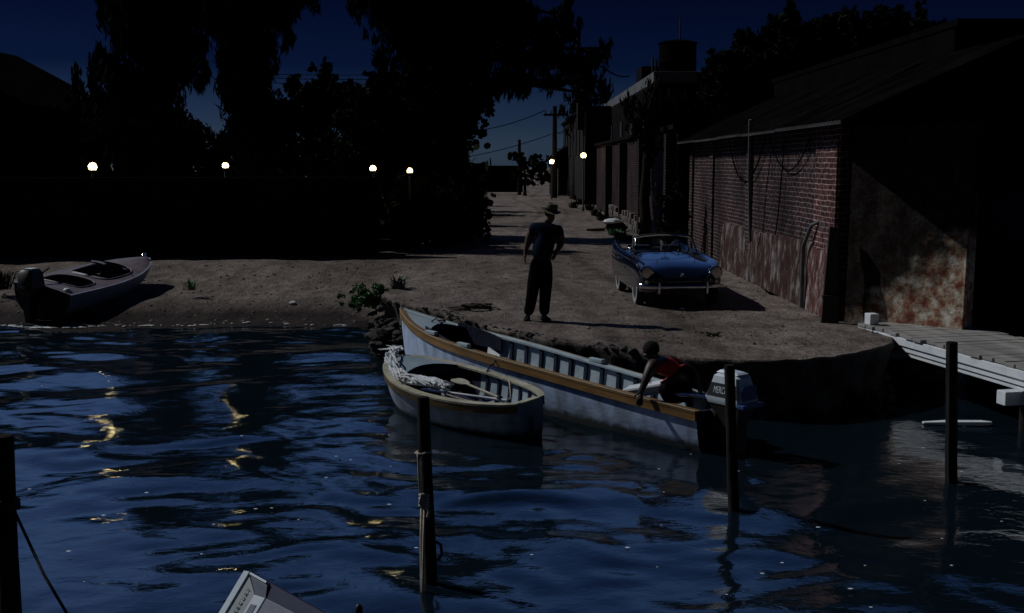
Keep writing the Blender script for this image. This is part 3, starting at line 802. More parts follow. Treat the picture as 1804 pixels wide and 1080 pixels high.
def plaster_material(name, a, b, c, dark, st=(1, 1, .35), sc=2.4):
    m = bpy.data.materials.new(name); m.use_nodes = True
    N, L = m.node_tree.nodes, m.node_tree.links
    p = N['Principled BSDF']; p.inputs['Roughness'].default_value = .9; p.inputs['Specular IOR Level'].default_value = .12
    tc = N.new('ShaderNodeTexCoord')
    def nz(s, stv, d=8, ro=.68):
        mp = N.new('ShaderNodeMapping'); mp.inputs['Scale'].default_value = stv; L.new(tc.outputs['Object'], mp.inputs[0])
        n = N.new('ShaderNodeTexNoise'); n.inputs['Scale'].default_value = s; n.inputs['Detail'].default_value = d; n.inputs['Roughness'].default_value = ro; L.new(mp.outputs[0], n.inputs['Vector']); return n
    n1 = nz(sc, st); r1 = N.new('ShaderNodeValToRGB'); e = r1.color_ramp.elements
    e[0].position, e[1].position = .40, .62; e[0].color = (*a, 1); e[1].color = (*c, 1)
    x = e.new(.51); x.color = (*b, 1)
    L.new(n1.outputs['Fac'], r1.inputs[0])
    n2 = nz(sc * 3.2, (1, 1, .3 if st[2] < 1 else 1)); r2 = N.new('ShaderNodeValToRGB'); e = r2.color_ramp.elements
    e[0].position, e[1].position = .38, .56; e[0].color = (*dark, 1); e[1].color = (1, 1, 1, 1); L.new(n2.outputs['Fac'], r2.inputs[0])
    mx = N.new('ShaderNodeMixRGB'); mx.blend_type = 'MULTIPLY'; mx.inputs[0].default_value = .9; L.new(r1.outputs[0], mx.inputs[1]); L.new(r2.outputs[0], mx.inputs[2])
    last = mx
    L.new(last.outputs[0], p.inputs['Base Color'])
    b = N.new('ShaderNodeBump'); b.inputs['Strength'].default_value = .7; b.inputs['Distance'].default_value = .02; L.new(n2.outputs['Fac'], b.inputs['Height']); L.new(b.outputs[0], p.inputs['Normal'])
    return m, last, p, N, L, tc
M['plinth'] = plaster_material('flaking_limewash', (.050, .024, .022), (.075, .042, .038), (.24, .23, .22), (.35, .30, .29), (1, 1, .45), 5.0)[0]
M['plinth_red'] = plaster_material('flaking_limewash_red', (.10, .032, .026), (.15, .08, .07), (.40, .39, .38), (.42, .34, .33), (1, 1, .45), 5.0)[0]
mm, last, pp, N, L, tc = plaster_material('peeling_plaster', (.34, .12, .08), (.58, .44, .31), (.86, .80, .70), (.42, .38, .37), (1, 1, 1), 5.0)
# painted shade: plaster colour blackens towards the eaves and the corner, ragged edge
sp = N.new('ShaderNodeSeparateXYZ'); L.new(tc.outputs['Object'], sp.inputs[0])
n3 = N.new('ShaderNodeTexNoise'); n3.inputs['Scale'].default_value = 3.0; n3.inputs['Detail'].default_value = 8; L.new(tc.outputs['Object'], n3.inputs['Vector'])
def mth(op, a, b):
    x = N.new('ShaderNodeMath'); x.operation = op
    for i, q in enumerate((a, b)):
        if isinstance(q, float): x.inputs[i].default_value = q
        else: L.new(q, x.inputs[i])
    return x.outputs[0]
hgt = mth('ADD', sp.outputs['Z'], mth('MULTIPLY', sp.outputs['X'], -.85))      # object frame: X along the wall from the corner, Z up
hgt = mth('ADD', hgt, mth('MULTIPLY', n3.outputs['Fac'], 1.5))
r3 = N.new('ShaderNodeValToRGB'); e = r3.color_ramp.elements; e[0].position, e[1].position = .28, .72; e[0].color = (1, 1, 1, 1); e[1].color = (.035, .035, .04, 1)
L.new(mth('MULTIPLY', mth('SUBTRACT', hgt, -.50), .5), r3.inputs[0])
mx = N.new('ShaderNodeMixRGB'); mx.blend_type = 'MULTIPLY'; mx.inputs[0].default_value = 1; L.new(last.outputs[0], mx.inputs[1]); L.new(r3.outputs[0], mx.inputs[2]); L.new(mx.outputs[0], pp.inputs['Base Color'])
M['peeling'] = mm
M['roof_dark'] = mat('dimmed_roof', (.001, .001, .001), (.007, .007, .0068), 1.4, .9, .6, 16, stretch=(.3, 1, 1), spec=0)  # near-black base colour stands in for the dimness of the roof
M['eave'] = mat('weathered_fascia', (.004, .004, .004), (.04, .04, .039), 2.5, .85, .4, 20, stretch=(1, .3, 1))

WX, WY0, WY1, EZ = 5.22, 17.62, 32.4, 4.02
t = thing('brick_warehouse', 'long low brick warehouse with flaking limewashed base beside the car', 'building', (WX, WY0, QZ))
H = EZ - QZ
RX, RH = 2.38, 1.08                        # ridge this far in, this much above the eave
MB().box((.125, (WY1 - WY0) / 2, H / 2), (.25, WY1 - WY0, H)).build('side_wall', M['brick'], t)
MB().prism([(.25, 0), (RX, 0), (RX, H + RH - .06), (.25, H)], 0, .25, 0, Matrix.Translation((0, .25, 0)) @ Matrix.Rotation(R(90), 4, 'X')).build('end_wall', M['wall_dark'], t)
MB().prism([(.25, 0), (RX, 0), (RX, H + RH - .06), (.25, H)], 0, .25, 0, Matrix.Translation((0, WY1 - WY0, 0)) @ Matrix.Rotation(R(90), 4, 'X')).build('end_wall', M['wall_dark'], t)
for y, w, prj, mt in ((.62, 1.24, .07, 'brick_red'), (6.6, .45, .06, 'brick'), (11.2, .5, .06, 'brick'), (14.4, .45, .06, 'brick')):
    MB().box((-prj / 2 + .001, y - .004, H / 2 - .06), (prj, w, H - .12)).build('pier', M[mt], t, bevel=.008)
# limewashed base in three lengths, the nearest the reddest
def rough_slab(y0, y1, h, prj, seed):
    mb = MB()
    def P(u, v):
        y = y0 + (y1 - y0) * u; z = h * v
        return (-prj - .03 * noise.noise(Vector((y * 2, z * 2, seed))) + (.05 * (v - .5)), y, z + (.06 * noise.noise(Vector((y * 1.7, 3, seed))) if v > .9 else 0))
    mb.grid(P, int((y1 - y0) * 8) + 2, 12)
    n = len(mb.v)
    mb.add([(-prj, y0, 0), (0, y0, 0), (0, y0, h), (-prj + .03, y0, h)], [(0, 1, 2, 3)])
    mb.add([(-prj + .03, y0, h - .02), (0, y0, h), (0, y1, h), (-prj + .03, y1, h - .02)], [(0, 1, 2, 3)])
    return mb
rough_slab(-.01, 1.45, 1.17, .10, 1).build('plinth', M['plinth_red'], t)['label'] = 'red and white flaking base'
rough_slab(1.451, 4.2, 1.15, .085, 2).build('plinth', M['plinth'], t)
rough_slab(4.201, 9.5, 1.10, .075, 4).build('plinth', M['plinth'], t)
# corrugated roof, its dimness painted into the colour
mb = MB(); Y0, Y1 = -1.32, WY1 - WY0 + .3
n = int((Y1 - Y0) / .05)
for sgn in (0,):
    vs, fs = [], []
    for i in range(n + 1):
        y = Y0 + (Y1 - Y0) * i / n; w = .022 * math.sin(y * 2 * math.pi / .2)
        for j in range(5):
            u = j / 4
            x = (-.42 + (RX + .42) * u) if sgn == 0 else RX + (7.6 - RX) * u
            z = H + (.06 + (RH) * ((x) / RX) if sgn == 0 else .06 + RH * (7.4 - x) / (7.4 - RX))
            vs.append((x, y, z + w + .02 * noise.noise(Vector((x, y * .7, 3)))))
    for i in range(n):
        for j in range(4): fs.append((i * 5 + j, i * 5 + j + 1, (i + 1) * 5 + j + 1, (i + 1) * 5 + j))
    mb.add(vs, fs)
mb.build('roof', M['roof_dark'], t, smooth=180)
y = Y0
for k, ln in enumerate((4.1, 3.0, 2.6, 3.4, 3.0)):
    MB().box((-.40, y + ln / 2, H - .15 - .012 * (k % 2)), (.03, ln - .02, .055)).build('fascia', M['eave'], t); y += ln
# short return wall of peeling plaster at the waterside corner
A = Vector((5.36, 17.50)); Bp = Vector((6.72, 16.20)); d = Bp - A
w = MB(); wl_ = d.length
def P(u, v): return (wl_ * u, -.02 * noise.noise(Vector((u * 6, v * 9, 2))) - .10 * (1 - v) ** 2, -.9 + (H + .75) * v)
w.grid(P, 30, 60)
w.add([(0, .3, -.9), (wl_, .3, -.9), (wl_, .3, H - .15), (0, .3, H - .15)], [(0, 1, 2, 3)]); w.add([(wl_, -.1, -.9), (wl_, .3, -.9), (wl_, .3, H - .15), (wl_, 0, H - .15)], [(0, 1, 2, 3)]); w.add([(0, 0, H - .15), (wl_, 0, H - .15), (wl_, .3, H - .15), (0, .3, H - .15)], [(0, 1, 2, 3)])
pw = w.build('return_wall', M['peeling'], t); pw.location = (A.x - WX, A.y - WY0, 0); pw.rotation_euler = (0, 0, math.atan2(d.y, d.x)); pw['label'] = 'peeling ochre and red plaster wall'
# pipes
MB().tube([(-.06, .9, 1.55), (-.15, 1.05, 1.48), (-.17, 1.35, 1.18), (-.17, 1.45, 1.08), (-.17, 1.46, .03)], [.03, .032, .035, .035, .04], 10).build('drainpipe', M['lamp_post'], t, smooth=50)
p0 = at_y(1298, 415, 22.8); p1 = at_y(1314, 214, 22.0)
tag(MB().tube([(WX - .22, 23.1, 1.65), (WX - .32, 22.9, 3.0), (WX - .42, 22.5, 4.15)], .032, 8).build('leaning_pole', M['lamp_post'], smooth=60), 'slim pale pole leaning up the brick wall to the eaves', 'pole')
for k, (a, b_, s, r) in enumerate((((5.14, 19.2, 3.72), (5.14, 22.2, 3.8), .62, .014), ((5.14, 22.6, 3.8), (5.14, 26.4, 3.85), .95, .017), ((5.14, 21.0, 3.75), (5.14, 21.5, 1.9), .25, .012))):  # drooping strands added where shadows drape the brick
    wire(('dark strand added for a drooping shadow nearest the red corner of the brick wall', 'dark strand added for a drooping shadow beyond the leaning pole', 'dark strand added for a shadow hanging almost straight down the brick wall')[k], a, b_, s, r, 'shadow_strand', 'dark strands added for shadows on the brick wall')
# dark plank leaning on the corner
b0 = at_z(1461, 569, QZ)
t = thing('leaning_plank', 'broad dark plank leaning against the warehouse corner', 'plank', (b0.x, b0.y, QZ))
MB().loft([[(-.14, -.04, 0), (.14, -.04, 0), (.14, .03, 0), (-.14, .03, 0)], [(-.02, .10, 1.52), (.13, .10, 1.52), (.13, .16, 1.52), (-.02, .16, 1.52)]]).build('board', M['wood_dark'], t, bevel=.006)
MB().box((.0, .0, .42), (.26, .10, .05)).build('batten', M['wood_dark'], t)

# yard wall beyond the warehouse
t = thing('brick_yard_wall', 'high brick yard wall running up the road beyond the warehouse', 'wall', (4.86, 32.6, .72))
MB().box((.12, 15.6, 1.78), (.24, 31.0, 3.56)).build('masonry', M['brick_lane'], t)
for k, y in enumerate((.5, 7.5, 14.6, 21.6)):
    MB().box((-.10, y, 1.72), (.42, .46, 3.44)).build('buttress', M['brick_lane'], t)
MB().box((.1, 15.6, 3.64), (.5, 31.2, .14)).build('coping', M['wall_dark'], t)
mb = MB(); rr = random.Random(2)
y = .9
while y < 20:
    for z in (.12, .34, .55):
        l = rr.uniform(.35, .7)
        if z < .5 or rr.random() < .5: mb.box((-.12 - rr.uniform(0, .05), y + l / 2 + rr.uniform(-.1, .1), z), (.24, l, .2), 0, None, rr.uniform(-.05, .05))
    y += .55
M['stone_pale'] = mat('stone_pale', (.08, .07, .06), (.17, .15, .135), 4, .9, .8, 20, spec=.15)
mb.build('stone_footing', M['stone_pale'], t, bevel=.03)
s = at_y(1135, 333, 38)
for px, w in ((1135, .2), (1161, .1)):
    s = at_y(px, 333, 37)
    o = thing('wall_sign', 'pale metal notice plate on the yard wall, ' + ('with a dark notch' if w > .15 else 'narrow and half hidden by foliage'), 'sign', (4.60, 37 - (px - 1135) * .06, s.z))
    MB().box((0, 0, 0), (.03, w * 2.2, .46)).build('plate', M['pale_plaster'], o)
    MB().box((-.02, -.06 * (w > .15), 0), (.016, w * .9, .16)).build('panel', M['black'], o)
    MB().box((.1, 0, 0), (.17, .05, .05)).build('bracket', M['iron'], o)
# dark trunk and shrub in front of the yard wall, weeds at its foot
f = Vector((4.15, 34.5, .72))
tree('vine_covered_tree', 'dark vine-covered tree trunk standing behind the car against the brick', [f, plus(f, 2.4), plus(f, 4.6, .1), plus(f, 6.0, .3)], [blob(1143, 250, 22, 34.5, 40), blob(1150, 180, 40, 34.5, 34), blob(1120, 215, 24, 34.5, 26)], 'droop', .3, 2.0, 51, tr=.2)
f = Vector((4.45, 30.2, .74))
tree('dark_shrub', 'tall dark shrub growing against the wall behind the windscreen', [f, plus(f, 1.5), plus(f, 2.3)], [blob(1186, 350, 22, 30.2, 26), blob(1186, 385, 27, 30.2, 26), blob(1180, 412, 30, 30.2, 18)], 'other', .2, 2.4, 52, 'shrub', None, 'foliage', 'stem', tr=.05)
def tuft(label, x, y, z, h, r, n, seed, m=None, name='grass_tuft', cat='plant', group=None, wide=.02):
    rr = random.Random(seed); mb = MB()
    for _ in range(n):
        a = rr.random() * 6.283; q = r * rr.random() ** .7; l = h * rr.uniform(.5, 1.1); ln = rr.uniform(.2, .9)
        dx, dy = math.cos(a), math.sin(a); w = wide * rr.uniform(.6, 1.3)
        b = Vector((dx * q * .4, dy * q * .4, -.02)); m1 = b + Vector((dx * l * ln * .35, dy * l * ln * .35, l * .6)); e = b + Vector((dx * l * ln * .9, dy * l * ln * .9, l * (1 - .45 * ln)))
        s = Vector((-dy, dx, 0)) * w
        mb.add([b - s, b + s, m1 + s * .8, m1 - s * .8, e], [(0, 1, 2, 3), (3, 2, 4)])
    o = mb.build(name, m or M['leaf_weed']); o.location = (x, y, z); o.rotation_euler = (0, 0, rr.random() * 6)
    return tag(o, label, cat, group)
for k, (px, py) in enumerate([(1010, 366), (1022, 360), (1038, 370), (1050, 380), (1062, 388), (1015, 352), (1075, 395)]):
    p = at_z(px, py, QZ); tuft('straggly weed clump at the foot of the yard wall', p.x, p.y, QZ - .02, .55, .6, 60, 90 + k, M['leaf'], 'weed_clump', group='weeds along the yard wall', wide=.03)
for k, (px, py, h) in enumerate([(1092, 421, .42), (1104, 424, .36), (1083, 414, .34), (1190, 424, .4)]):
    p = at_z(px, py, QZ); tuft('fresh green weeds growing between the stones behind the car', p.x, p.y, QZ - .02, h, .5, 90, 110 + k, M['leaf_weed'], 'weed_clump', group='green weeds behind the car', wide=.03)
p = at_z(1079, 406, QZ)
t = thing('covered_bundle', 'pale rounded canvas bundle lying on a dark heap beside the yard wall', 'bundle', (p.x, p.y, QZ))
bm_me = rock_mesh(.42, 12, .55)
o = link_mesh('heap', bm_me, M['wall_dark'], t, 60); o.location = (.1, 0, .12)
o = link_mesh('canvas', rock_mesh(.36, 15, .42), M['white_paint'], t, 60); o.location = (0, -.05, .34); o.scale = (1.0, .7, .8)
o = MB().tube([(-.3, -.1, .05), (-.75, -.2, .03), (-1.0, -.15, .04)], [.05, .06, .04], 8).build('pole', M['wood_dark'], t, smooth=50)

# tall dark shed on the right of the waterside
t = thing('tall_shed', 'tall black boarded shed at the right edge behind the jetty', 'shed', (11.75, 19.5, -.8))
mb = MB(); mb.box((0, 6.6, 3.2), (8.2, 13.2, 6.4))
for k in range(41): mb.box((-4.0 + k * .2, -.012, 3.2), (.17, .03, 6.38))
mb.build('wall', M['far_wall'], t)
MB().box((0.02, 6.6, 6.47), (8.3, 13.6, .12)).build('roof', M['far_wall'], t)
M['faded_blue'] = mat('faded_blue_boards', (.014, .022, .045), (.03, .045, .085), 3, .9, .5, 14)
p = at_y(1755, 385, 19.5)
MB().box((p.x - 11.75, -.045, p.z + .8), (.95, .03, .9)).build('hatch', M['faded_blue'], t)['label'] = 'faded blue hatch'
# trees behind the warehouse
def bt(label, px, blobs, seed, style='other', size=.26, dens=6.5):
    f = Vector((at_y(px, 290, 41).x, 41, .7)); z = max(b[0].z for b in blobs)
    tree('broadleaf_tree', label, [f, plus(f, z * .5), plus(f, z * .85)], blobs, style, size, dens, seed, tr=.2)
bt('tree with spiky palm-like tips beside the water tank', 1300, [blob(1262, 118, 14, 41, 18), blob(1290, 105, 34, 41, 24), blob(1275, 140, 34, 41), blob(1312, 72, 15, 41, 24), blob(1335, 85, 26, 41, 30), blob(1325, 130, 55, 41, 46), blob(1245, 130, 10, 41, 10), blob(1290, 160, 60, 41, 40), blob(1350, 150, 60, 41, 50)], 71)
bt('tallest tree behind the warehouse with a pointed top', 1395, [blob(1393, 22, 14, 41, 22), blob(1365, 38, 13, 41, 12), blob(1385, 55, 36, 41, 28), blob(1360, 75, 28, 41, 26), blob(1420, 75, 32, 41, 30), blob(1390, 105, 66, 41, 54), blob(1440, 110, 50, 41, 44)], 72)
bt('broad rounded tree behind the warehouse roof', 1500, [blob(1478, 40, 24, 41, 20), blob(1500, 28, 10, 41, 18), blob(1465, 70, 24, 41, 24), blob(1530, 50, 30, 41, 24), blob(1560, 35, 26, 41, 22), blob(1500, 75, 56, 41, 44), blob(1450, 50, 22, 41, 22), blob(1580, 70, 40, 41, 40), blob(1550, 90, 46, 41, 42), blob(1460, 130, 50, 41, 46), blob(1530, 150, 60, 41, 50)], 73)
bt('tree with one thin upright tip beside the tall shed', 1620, [blob(1618, 26, 11, 41, 22), blob(1605, 52, 20, 41, 18), blob(1640, 55, 24, 41, 16), blob(1655, 50, 12, 41, 14), blob(1610, 85, 54, 41, 42), blob(1580, 50, 20, 41, 16), blob(1650, 110, 46, 41, 50), blob(1600, 150, 50, 41, 50)], 74)
# green plants on the shore
def leafy(label, px, py, z, r, h, seed):
    p = at_z(px, py, z); z0 = z
    f = Vector((p.x, p.y, z0)); b = [(Vector((p.x + dx * r, p.y + dy * r, z0 + h * q)), r * .6, r * .5, h * .42) for dx, dy, q in ((-.5, 0, .35), (.4, .1, .4), (0, -.2, .55), (.1, .3, .7), (.75, .15, .75))]
    tree('leafy_bush', label, [f, plus(f, z0 + h * .4), plus(f, z0 + h * .7)], b, 'other', .085, 5.5, seed, 'bush', None, 'foliage', 'stem', M['leaf_weed'], .02)
leafy('low bright green bush on the bank left of the landing', 643, 541, .42, .42, .38, 5)
p = at_z(702, 508, QZ); tuft('spiky agave-like plant on the bank above the bow', p.x, p.y, QZ - .06, .42, .3, 60, 6, mat('agave', (.04, .06, .04), (.07, .10, .07), 4, .6), 'spiky_plant', wide=.03)
p = at_z(335, 500, .62); tuft('small lone weed on the open beach', p.x, p.y, .5, .28, .3, 40, 7, None, 'beach_weed')
p = at_z(4, 500, .6); tuft('leafy weed at the left edge of the beach', p.x, p.y, .5, .55, .5, 80, 8, M['leaf'], 'beach_weed')
for k, (px, py, s, lab) in enumerate([(516, 531, .09, 'crumpled scrap of white paper lying on the wet beach'), (437, 546, .05, 'tiny white scrap near the water on the beach')]):
    p = at_z(px, py, .28); o = link_mesh('paper_scrap', rock_mesh(s, 33 + k, .5), M['white_paint'], None, 30); z = ground_h(p.x, p.y); o.location = (p.x, p.y, z + s * .3); tag(o, lab, 'litter')
p = at_z(712, 408, QZ)
tag(MB().box((0, 0, .2), (1.3, .5, .12)).build('pale_slab', M['dim_plaster'], bevel=.02), 'pale flat slab lying in the dark by the road bushes', 'slab').location = (p.x, 31.0, .9)
p = at_z(1202, 546, QZ); o = link_mesh('pebble', rock_mesh(.035, 77, .7), M['white_paint'], None, 60); o.location = (p.x, p.y, QZ + .02); tag(o, 'single white pebble in front of the car', 'stone')
p = at_z(1255, 593, QZ); mb = MB(); rr = random.Random(4)
for k in range(7): mb.tube([(rr.uniform(-.1, .1), rr.uniform(-.06, .06), .02), (rr.uniform(-.14, .14), rr.uniform(-.08, .08), .05), (rr.uniform(-.1, .1), rr.uniform(-.06, .06), .015)], .012, 5)
o = mb.build('twig_clump', M['bark']); o.location = (p.x, p.y, QZ); tag(o, 'small clump of dark twigs near the landing edge', 'twigs')

# ------------------------------------------------------------------ rope on the landing
rr = random.Random(9); mb = MB(); p = at_z(838, 546, QZ)
pts = []
for k in range(90):
    a = k * .42; r = .10 + .10 * rr.random(); pts.append((r * 1.5 * math.cos(a) + rr.uniform(-.02, .02), r * math.sin(a), .02 + .05 * rr.random() + .0006 * k))
mb.tube(pts, .014, 6)
mb.tube([(-.1, 0, .03), (-.28, -.02, .02), (-.42, .0, .015), (-.5, .10, .02), (-.44, .2, .02), (-.3, .22, .02), (-.2, .14, .02)], .012, 6)
mb.tube([(.12, .02, .03), (.22, .05, .02), (.28, .14, .02), (.36, .13, .02), (.42, .02, .015), (.40, -.06, .015)], .012, 6)
mb.tube([(-.1, -.06, .03), (-.3, -.22, .02), (-.42, -.42, .03), (-.45, -.62, -.05)], .011, 6)
o = mb.build('coiled_rope', M['rope_dark'], smooth=180); o.location = (p.x, p.y, QZ); tag(o, 'dark coiled mooring rope lying on the landing near the standing man', 'rope')
# ------------------------------------------------------------------ boats
def smooth_interp(xs, ys):
    """monotone-ish smooth curve through the stations"""
    def fn(t):
        t = min(max(t, xs[0]), xs[-1])
        for i in range(len(xs) - 1):
            if t <= xs[i + 1]: break
        h = xs[i + 1] - xs[i]; u = (t - xs[i]) / h
        def tang(j):
            if j == 0: return (ys[1] - ys[0]) / (xs[1] - xs[0])
            if j == len(xs) - 1: return (ys[-1] - ys[-2]) / (xs[-1] - xs[-2])
            return (ys[j + 1] - ys[j - 1]) / (xs[j + 1] - xs[j - 1])
        m0, m1 = tang(i) * h, tang(i + 1) * h
        return (2 * u ** 3 - 3 * u ** 2 + 1) * ys[i] + (u ** 3 - 2 * u ** 2 + u) * m0 + (-2 * u ** 3 + 3 * u ** 2) * ys[i + 1] + (u ** 3 - u ** 2) * m1
    return fn
class Hull:
    def __init__(s, L, b, sh, k, full=.55):
        s.L, s.b, s.sh, s.k, s.full = L, b, sh, k, full
    def pt(s, t, u, side, ins=0.0):
        """t bow..stern, u keel..sheer, side +-1, ins inset"""
        b = max(s.b(t) - ins, 0.0); z0 = s.k(t) + ins * 1.2; z1 = s.sh(t)
        y = b * (math.sin(u * math.pi / 2) ** s.full)
        z = z0 + (z1 - z0) * (1 - math.cos(u * math.pi / 2)) ** .9
        return (s.L * t, side * y, z)
    def skin(s, t0, t1, ins=0.0, nt=44, nu=12, u0=0, u1=1):
        mb = MB()
        for sd in (-1, 1): mb.grid(lambda a, c: s.pt(t0 + (t1 - t0) * a, u0 + (u1 - u0) * c, sd, ins), nt, nu)
        return mb
    def ribbon(s, t0, t1, o0, o1, z0, z1, side, nt=50, taper=None):
        """rectangular strake following the sheer"""
        secs = []
        for i in range(nt + 1):
            t = t0 + (t1 - t0) * i / nt; b = s.b(t); z = s.sh(t); x = s.L * t
            y0, y1 = max(b + o0, 0), max(b + o1, .004)
            secs.append([(x, side * y0, z + z0), (x, side * y1, z + z0), (x, side * y1, z + z1), (x, side * y0, z + z1)])
        return MB().loft(secs)
    def transom(s, t, th=.03, ins=0.0, drop=0.0):
        n = 14; ring = [s.pt(t, i / n, -1, ins) for i in range(n, -1, -1)] + [s.pt(t, i / n, 1, ins) for i in range(1, n + 1)]
        ring = [(p[0], p[1], p[2] - drop * (p[2] > s.sh(t) - .02)) for p in ring]
        return MB().loft([[(p[0] - th, p[1], p[2]) for p in ring], [(p[0] + .002, p[1], p[2]) for p in ring]])
    def frame(s, t, w=.035, d=.045, u0=.25, ins=.03, side=1, n=8):
        secs = []
        for i in range(n + 1):
            u = u0 + (.97 - u0) * i / n
            p = Vector(s.pt(t, u, side, ins)); q = Vector(s.pt(t, u, side, ins + d))
            secs.append([(p.x - w / 2, p.y, p.z), (p.x + w / 2, p.y, p.z), (p.x + w / 2, q.y, q.z), (p.x - w / 2, q.y, q.z)])
        return MB().loft(secs)
    def deck(s, t0, t1, camber=.04, nt=18, nv=10, dz=.0, hollow=None):
        mb = MB()
        def P(a, v):
            te = t1(v) if callable(t1) else t1
            t = t0 + (te - t0) * a; b = max(s.b(t) - .012, .002)
            y = (2 * v - 1) * b
            return (s.L * t, y, s.sh(t) + dz + camber * (1 - (2 * v - 1) ** 2) * min(1, b / .3))
        return mb.grid(P, nt, nv)

M['hull_white'] = mat('hull_white', (.32, .43, .66), (.52, .66, .88), 1.7, .55, .25, 14, stretch=(.5, 1, 1), spec=.3, lo=.3, hi=.6)
M['hull_weathered'] = mat('hull_weathered', (.09, .13, .19), (.32, .40, .50), 3.4, .65, .35, 14, stretch=(.5, 1, 1), spec=.25, lo=.3, hi=.62)
M['deck_blue'] = mat('deck_blue', (.20, .27, .32), (.30, .38, .42), 3, .6, .2, 20, stretch=(.4, 1, 1), spec=.25)
M['ochre'] = mat('ochre_paint', (.13, .068, .022), (.30, .17, .055), 3.5, .6, .3, 18, stretch=(.25, 1, 1), spec=.25)
M['ochre_dull'] = mat('ochre_dull', (.06, .04, .018), (.16, .105, .045), 5, .7, .3, 18, stretch=(.25, 1, 1), spec=.2)
M['cream'] = mat('cream_paint', (.30, .29, .21), (.46, .44, .34), 5, .6, .3, 20, spec=.25)
M['inner_pale'] = mat('inner_pale', (.28, .36, .42), (.46, .55, .60), 3, .7, .3, 18, spec=.2)
M['inner_navy'] = mat('inner_navy', (.018, .022, .045), (.03, .035, .065), 3, .85, .3, 18, spec=.1)
M['rib_navy'] = mat('rib_navy', (.02, .025, .05), (.035, .04, .07), 5, .8, .2, spec=.1)

def waterline_grime(m):
    # slimy dark band that the water has left on the planks, and scuffed streaks above it
    N, L = m.node_tree.nodes, m.node_tree.links; p = N['Principled BSDF']
    src = p.inputs['Base Color'].links[0].from_socket
    tc = N.new('ShaderNodeTexCoord'); sp = N.new('ShaderNodeSeparateXYZ'); L.new(tc.outputs['Object'], sp.inputs[0])
    nz = N.new('ShaderNodeTexNoise'); nz.inputs['Scale'].default_value = 7; nz.inputs['Detail'].default_value = 6; L.new(tc.outputs['Object'], nz.inputs['Vector'])
    a = N.new('ShaderNodeMath'); a.operation = 'MULTIPLY_ADD'; a.inputs[1].default_value = -.14; L.new(nz.outputs['Fac'], a.inputs[0]); L.new(sp.outputs['Z'], a.inputs[2])
    r = N.new('ShaderNodeValToRGB'); e = r.color_ramp.elements; e[0].position, e[1].position = .0, .07; e[0].color = (.12, .14, .11, 1); e[1].color = (1, 1, 1, 1); L.new(a.outputs[0], r.inputs[0])
    mp = N.new('ShaderNodeMapping'); mp.inputs['Scale'].default_value = (3.2, 3.2, 1.1); L.new(tc.outputs['Object'], mp.inputs[0])
    n2 = N.new('ShaderNodeTexNoise'); n2.inputs['Scale'].default_value = 1.5; n2.inputs['Detail'].default_value = 7; L.new(mp.outputs[0], n2.inputs['Vector'])
    r2 = N.new('ShaderNodeValToRGB'); e = r2.color_ramp.elements; e[0].position, e[1].position = .34, .56; e[0].color = (.62, .60, .56, 1); e[1].color = (1, 1, 1, 1); L.new(n2.outputs['Fac'], r2.inputs[0])
    for rr_ in (r, r2):
        x = N.new('ShaderNodeMixRGB'); x.blend_type = 'MULTIPLY'; x.inputs[0].default_value = 1; L.new(src, x.inputs[1]); L.new(rr_.outputs[0], x.inputs[2]); src = x.outputs[0]
    L.new(src, p.inputs['Base Color'])
waterline_grime(M['hull_white']); waterline_grime(M['hull_weathered'])
# ---- long launch along the landing
def heading(a, b): return math.atan2(b[1] - a[1], b[0] - a[0])
bow, stern = (-1.76, 17.45), (2.35, 12.39)
Lb = math.hypot(stern[0] - bow[0], stern[1] - bow[1])
launch = thing('long_boat', 'long white open boat with ochre gunwale lying against the landing', 'boat', (bow[0], bow[1], 0), heading(bow, stern))
H1 = Hull(Lb, smooth_interp([0, .04, .12, .25, .42, .6, .8, 1], [.012, .13, .30, .46, .52, .48, .43, .34]),
          smooth_interp([0, .08, .2, .35, .6, .85, 1], [.96, .85, .75, .685, .60, .52, .475]),
          smooth_interp([0, .03, .08, .2, .5, 1], [.70, .12, -.08, -.18, -.22, -.14]), .5)
H1.skin(0, 1, 0).build('hull', M['hull_white'], launch, smooth=180)
H1.transom(1.0).build('transom', M['inner_navy'], launch, smooth=40)
H1.skin(.30, .995, .025).build('inner_planking', M['inner_pale'], launch, smooth=180)
H1.skin(.02, .31, .025).build('forward_lining', M['inner_navy'], launch, smooth=180)
for sd in (-1, 1):
    H1.ribbon(.0, 1.0, -.004, .030, -.098, -.012, sd).build('rub_strake', M['ochre'], launch, smooth=40)
    H1.ribbon(.0, 1.0, -.075, .034, -.012, .014, sd).build('gunwale', M['ochre'] if sd < 0 else M['inner_pale'], launch, smooth=40)
    H1.ribbon(.0, 1.0, .018, .036, .0145, .020, sd).build('gunwale_edge', M['cream'], launch, smooth=40)
H1.deck(.004, lambda v: .155 + .05 * (2 * v - 1) ** 2, .05).build('foredeck', M['deck_blue'], launch, smooth=180)
mb = MB()
def P(a, v):
    w = 2 * a - 1; t = .155 + .05 * w * w + .004; b = H1.b(t) - .02
    return (H1.L * t + .012 * v, w * b, H1.sh(t) + .05 * (1 - w * w) + .012 - .10 * v)
mb.grid(P, 16, 2).build('coaming', M['inner_navy'], launch, smooth=180)
mb = MB()
for sd in (-1, 1):    # dark side boards beside the cuddy on the inner edge
    secs = []
    for i in range(15):
        t = .17 + .14 * i / 14; b = H1.b(t) - .08; z = H1.sh(t); x = H1.L * t; h = .07 * math.sin(math.pi * min(1, i / 14 * .5 + .5))
        secs.append([(x, sd * b, z - .2), (x, sd * (b + .015), z - .2), (x, sd * (b + .02), z + h), (x, sd * b, z + h)])
    mb.loft(secs)
mb.build('cuddy_side', M['inner_navy'], launch, smooth=40)
k = 0
t_ = .34
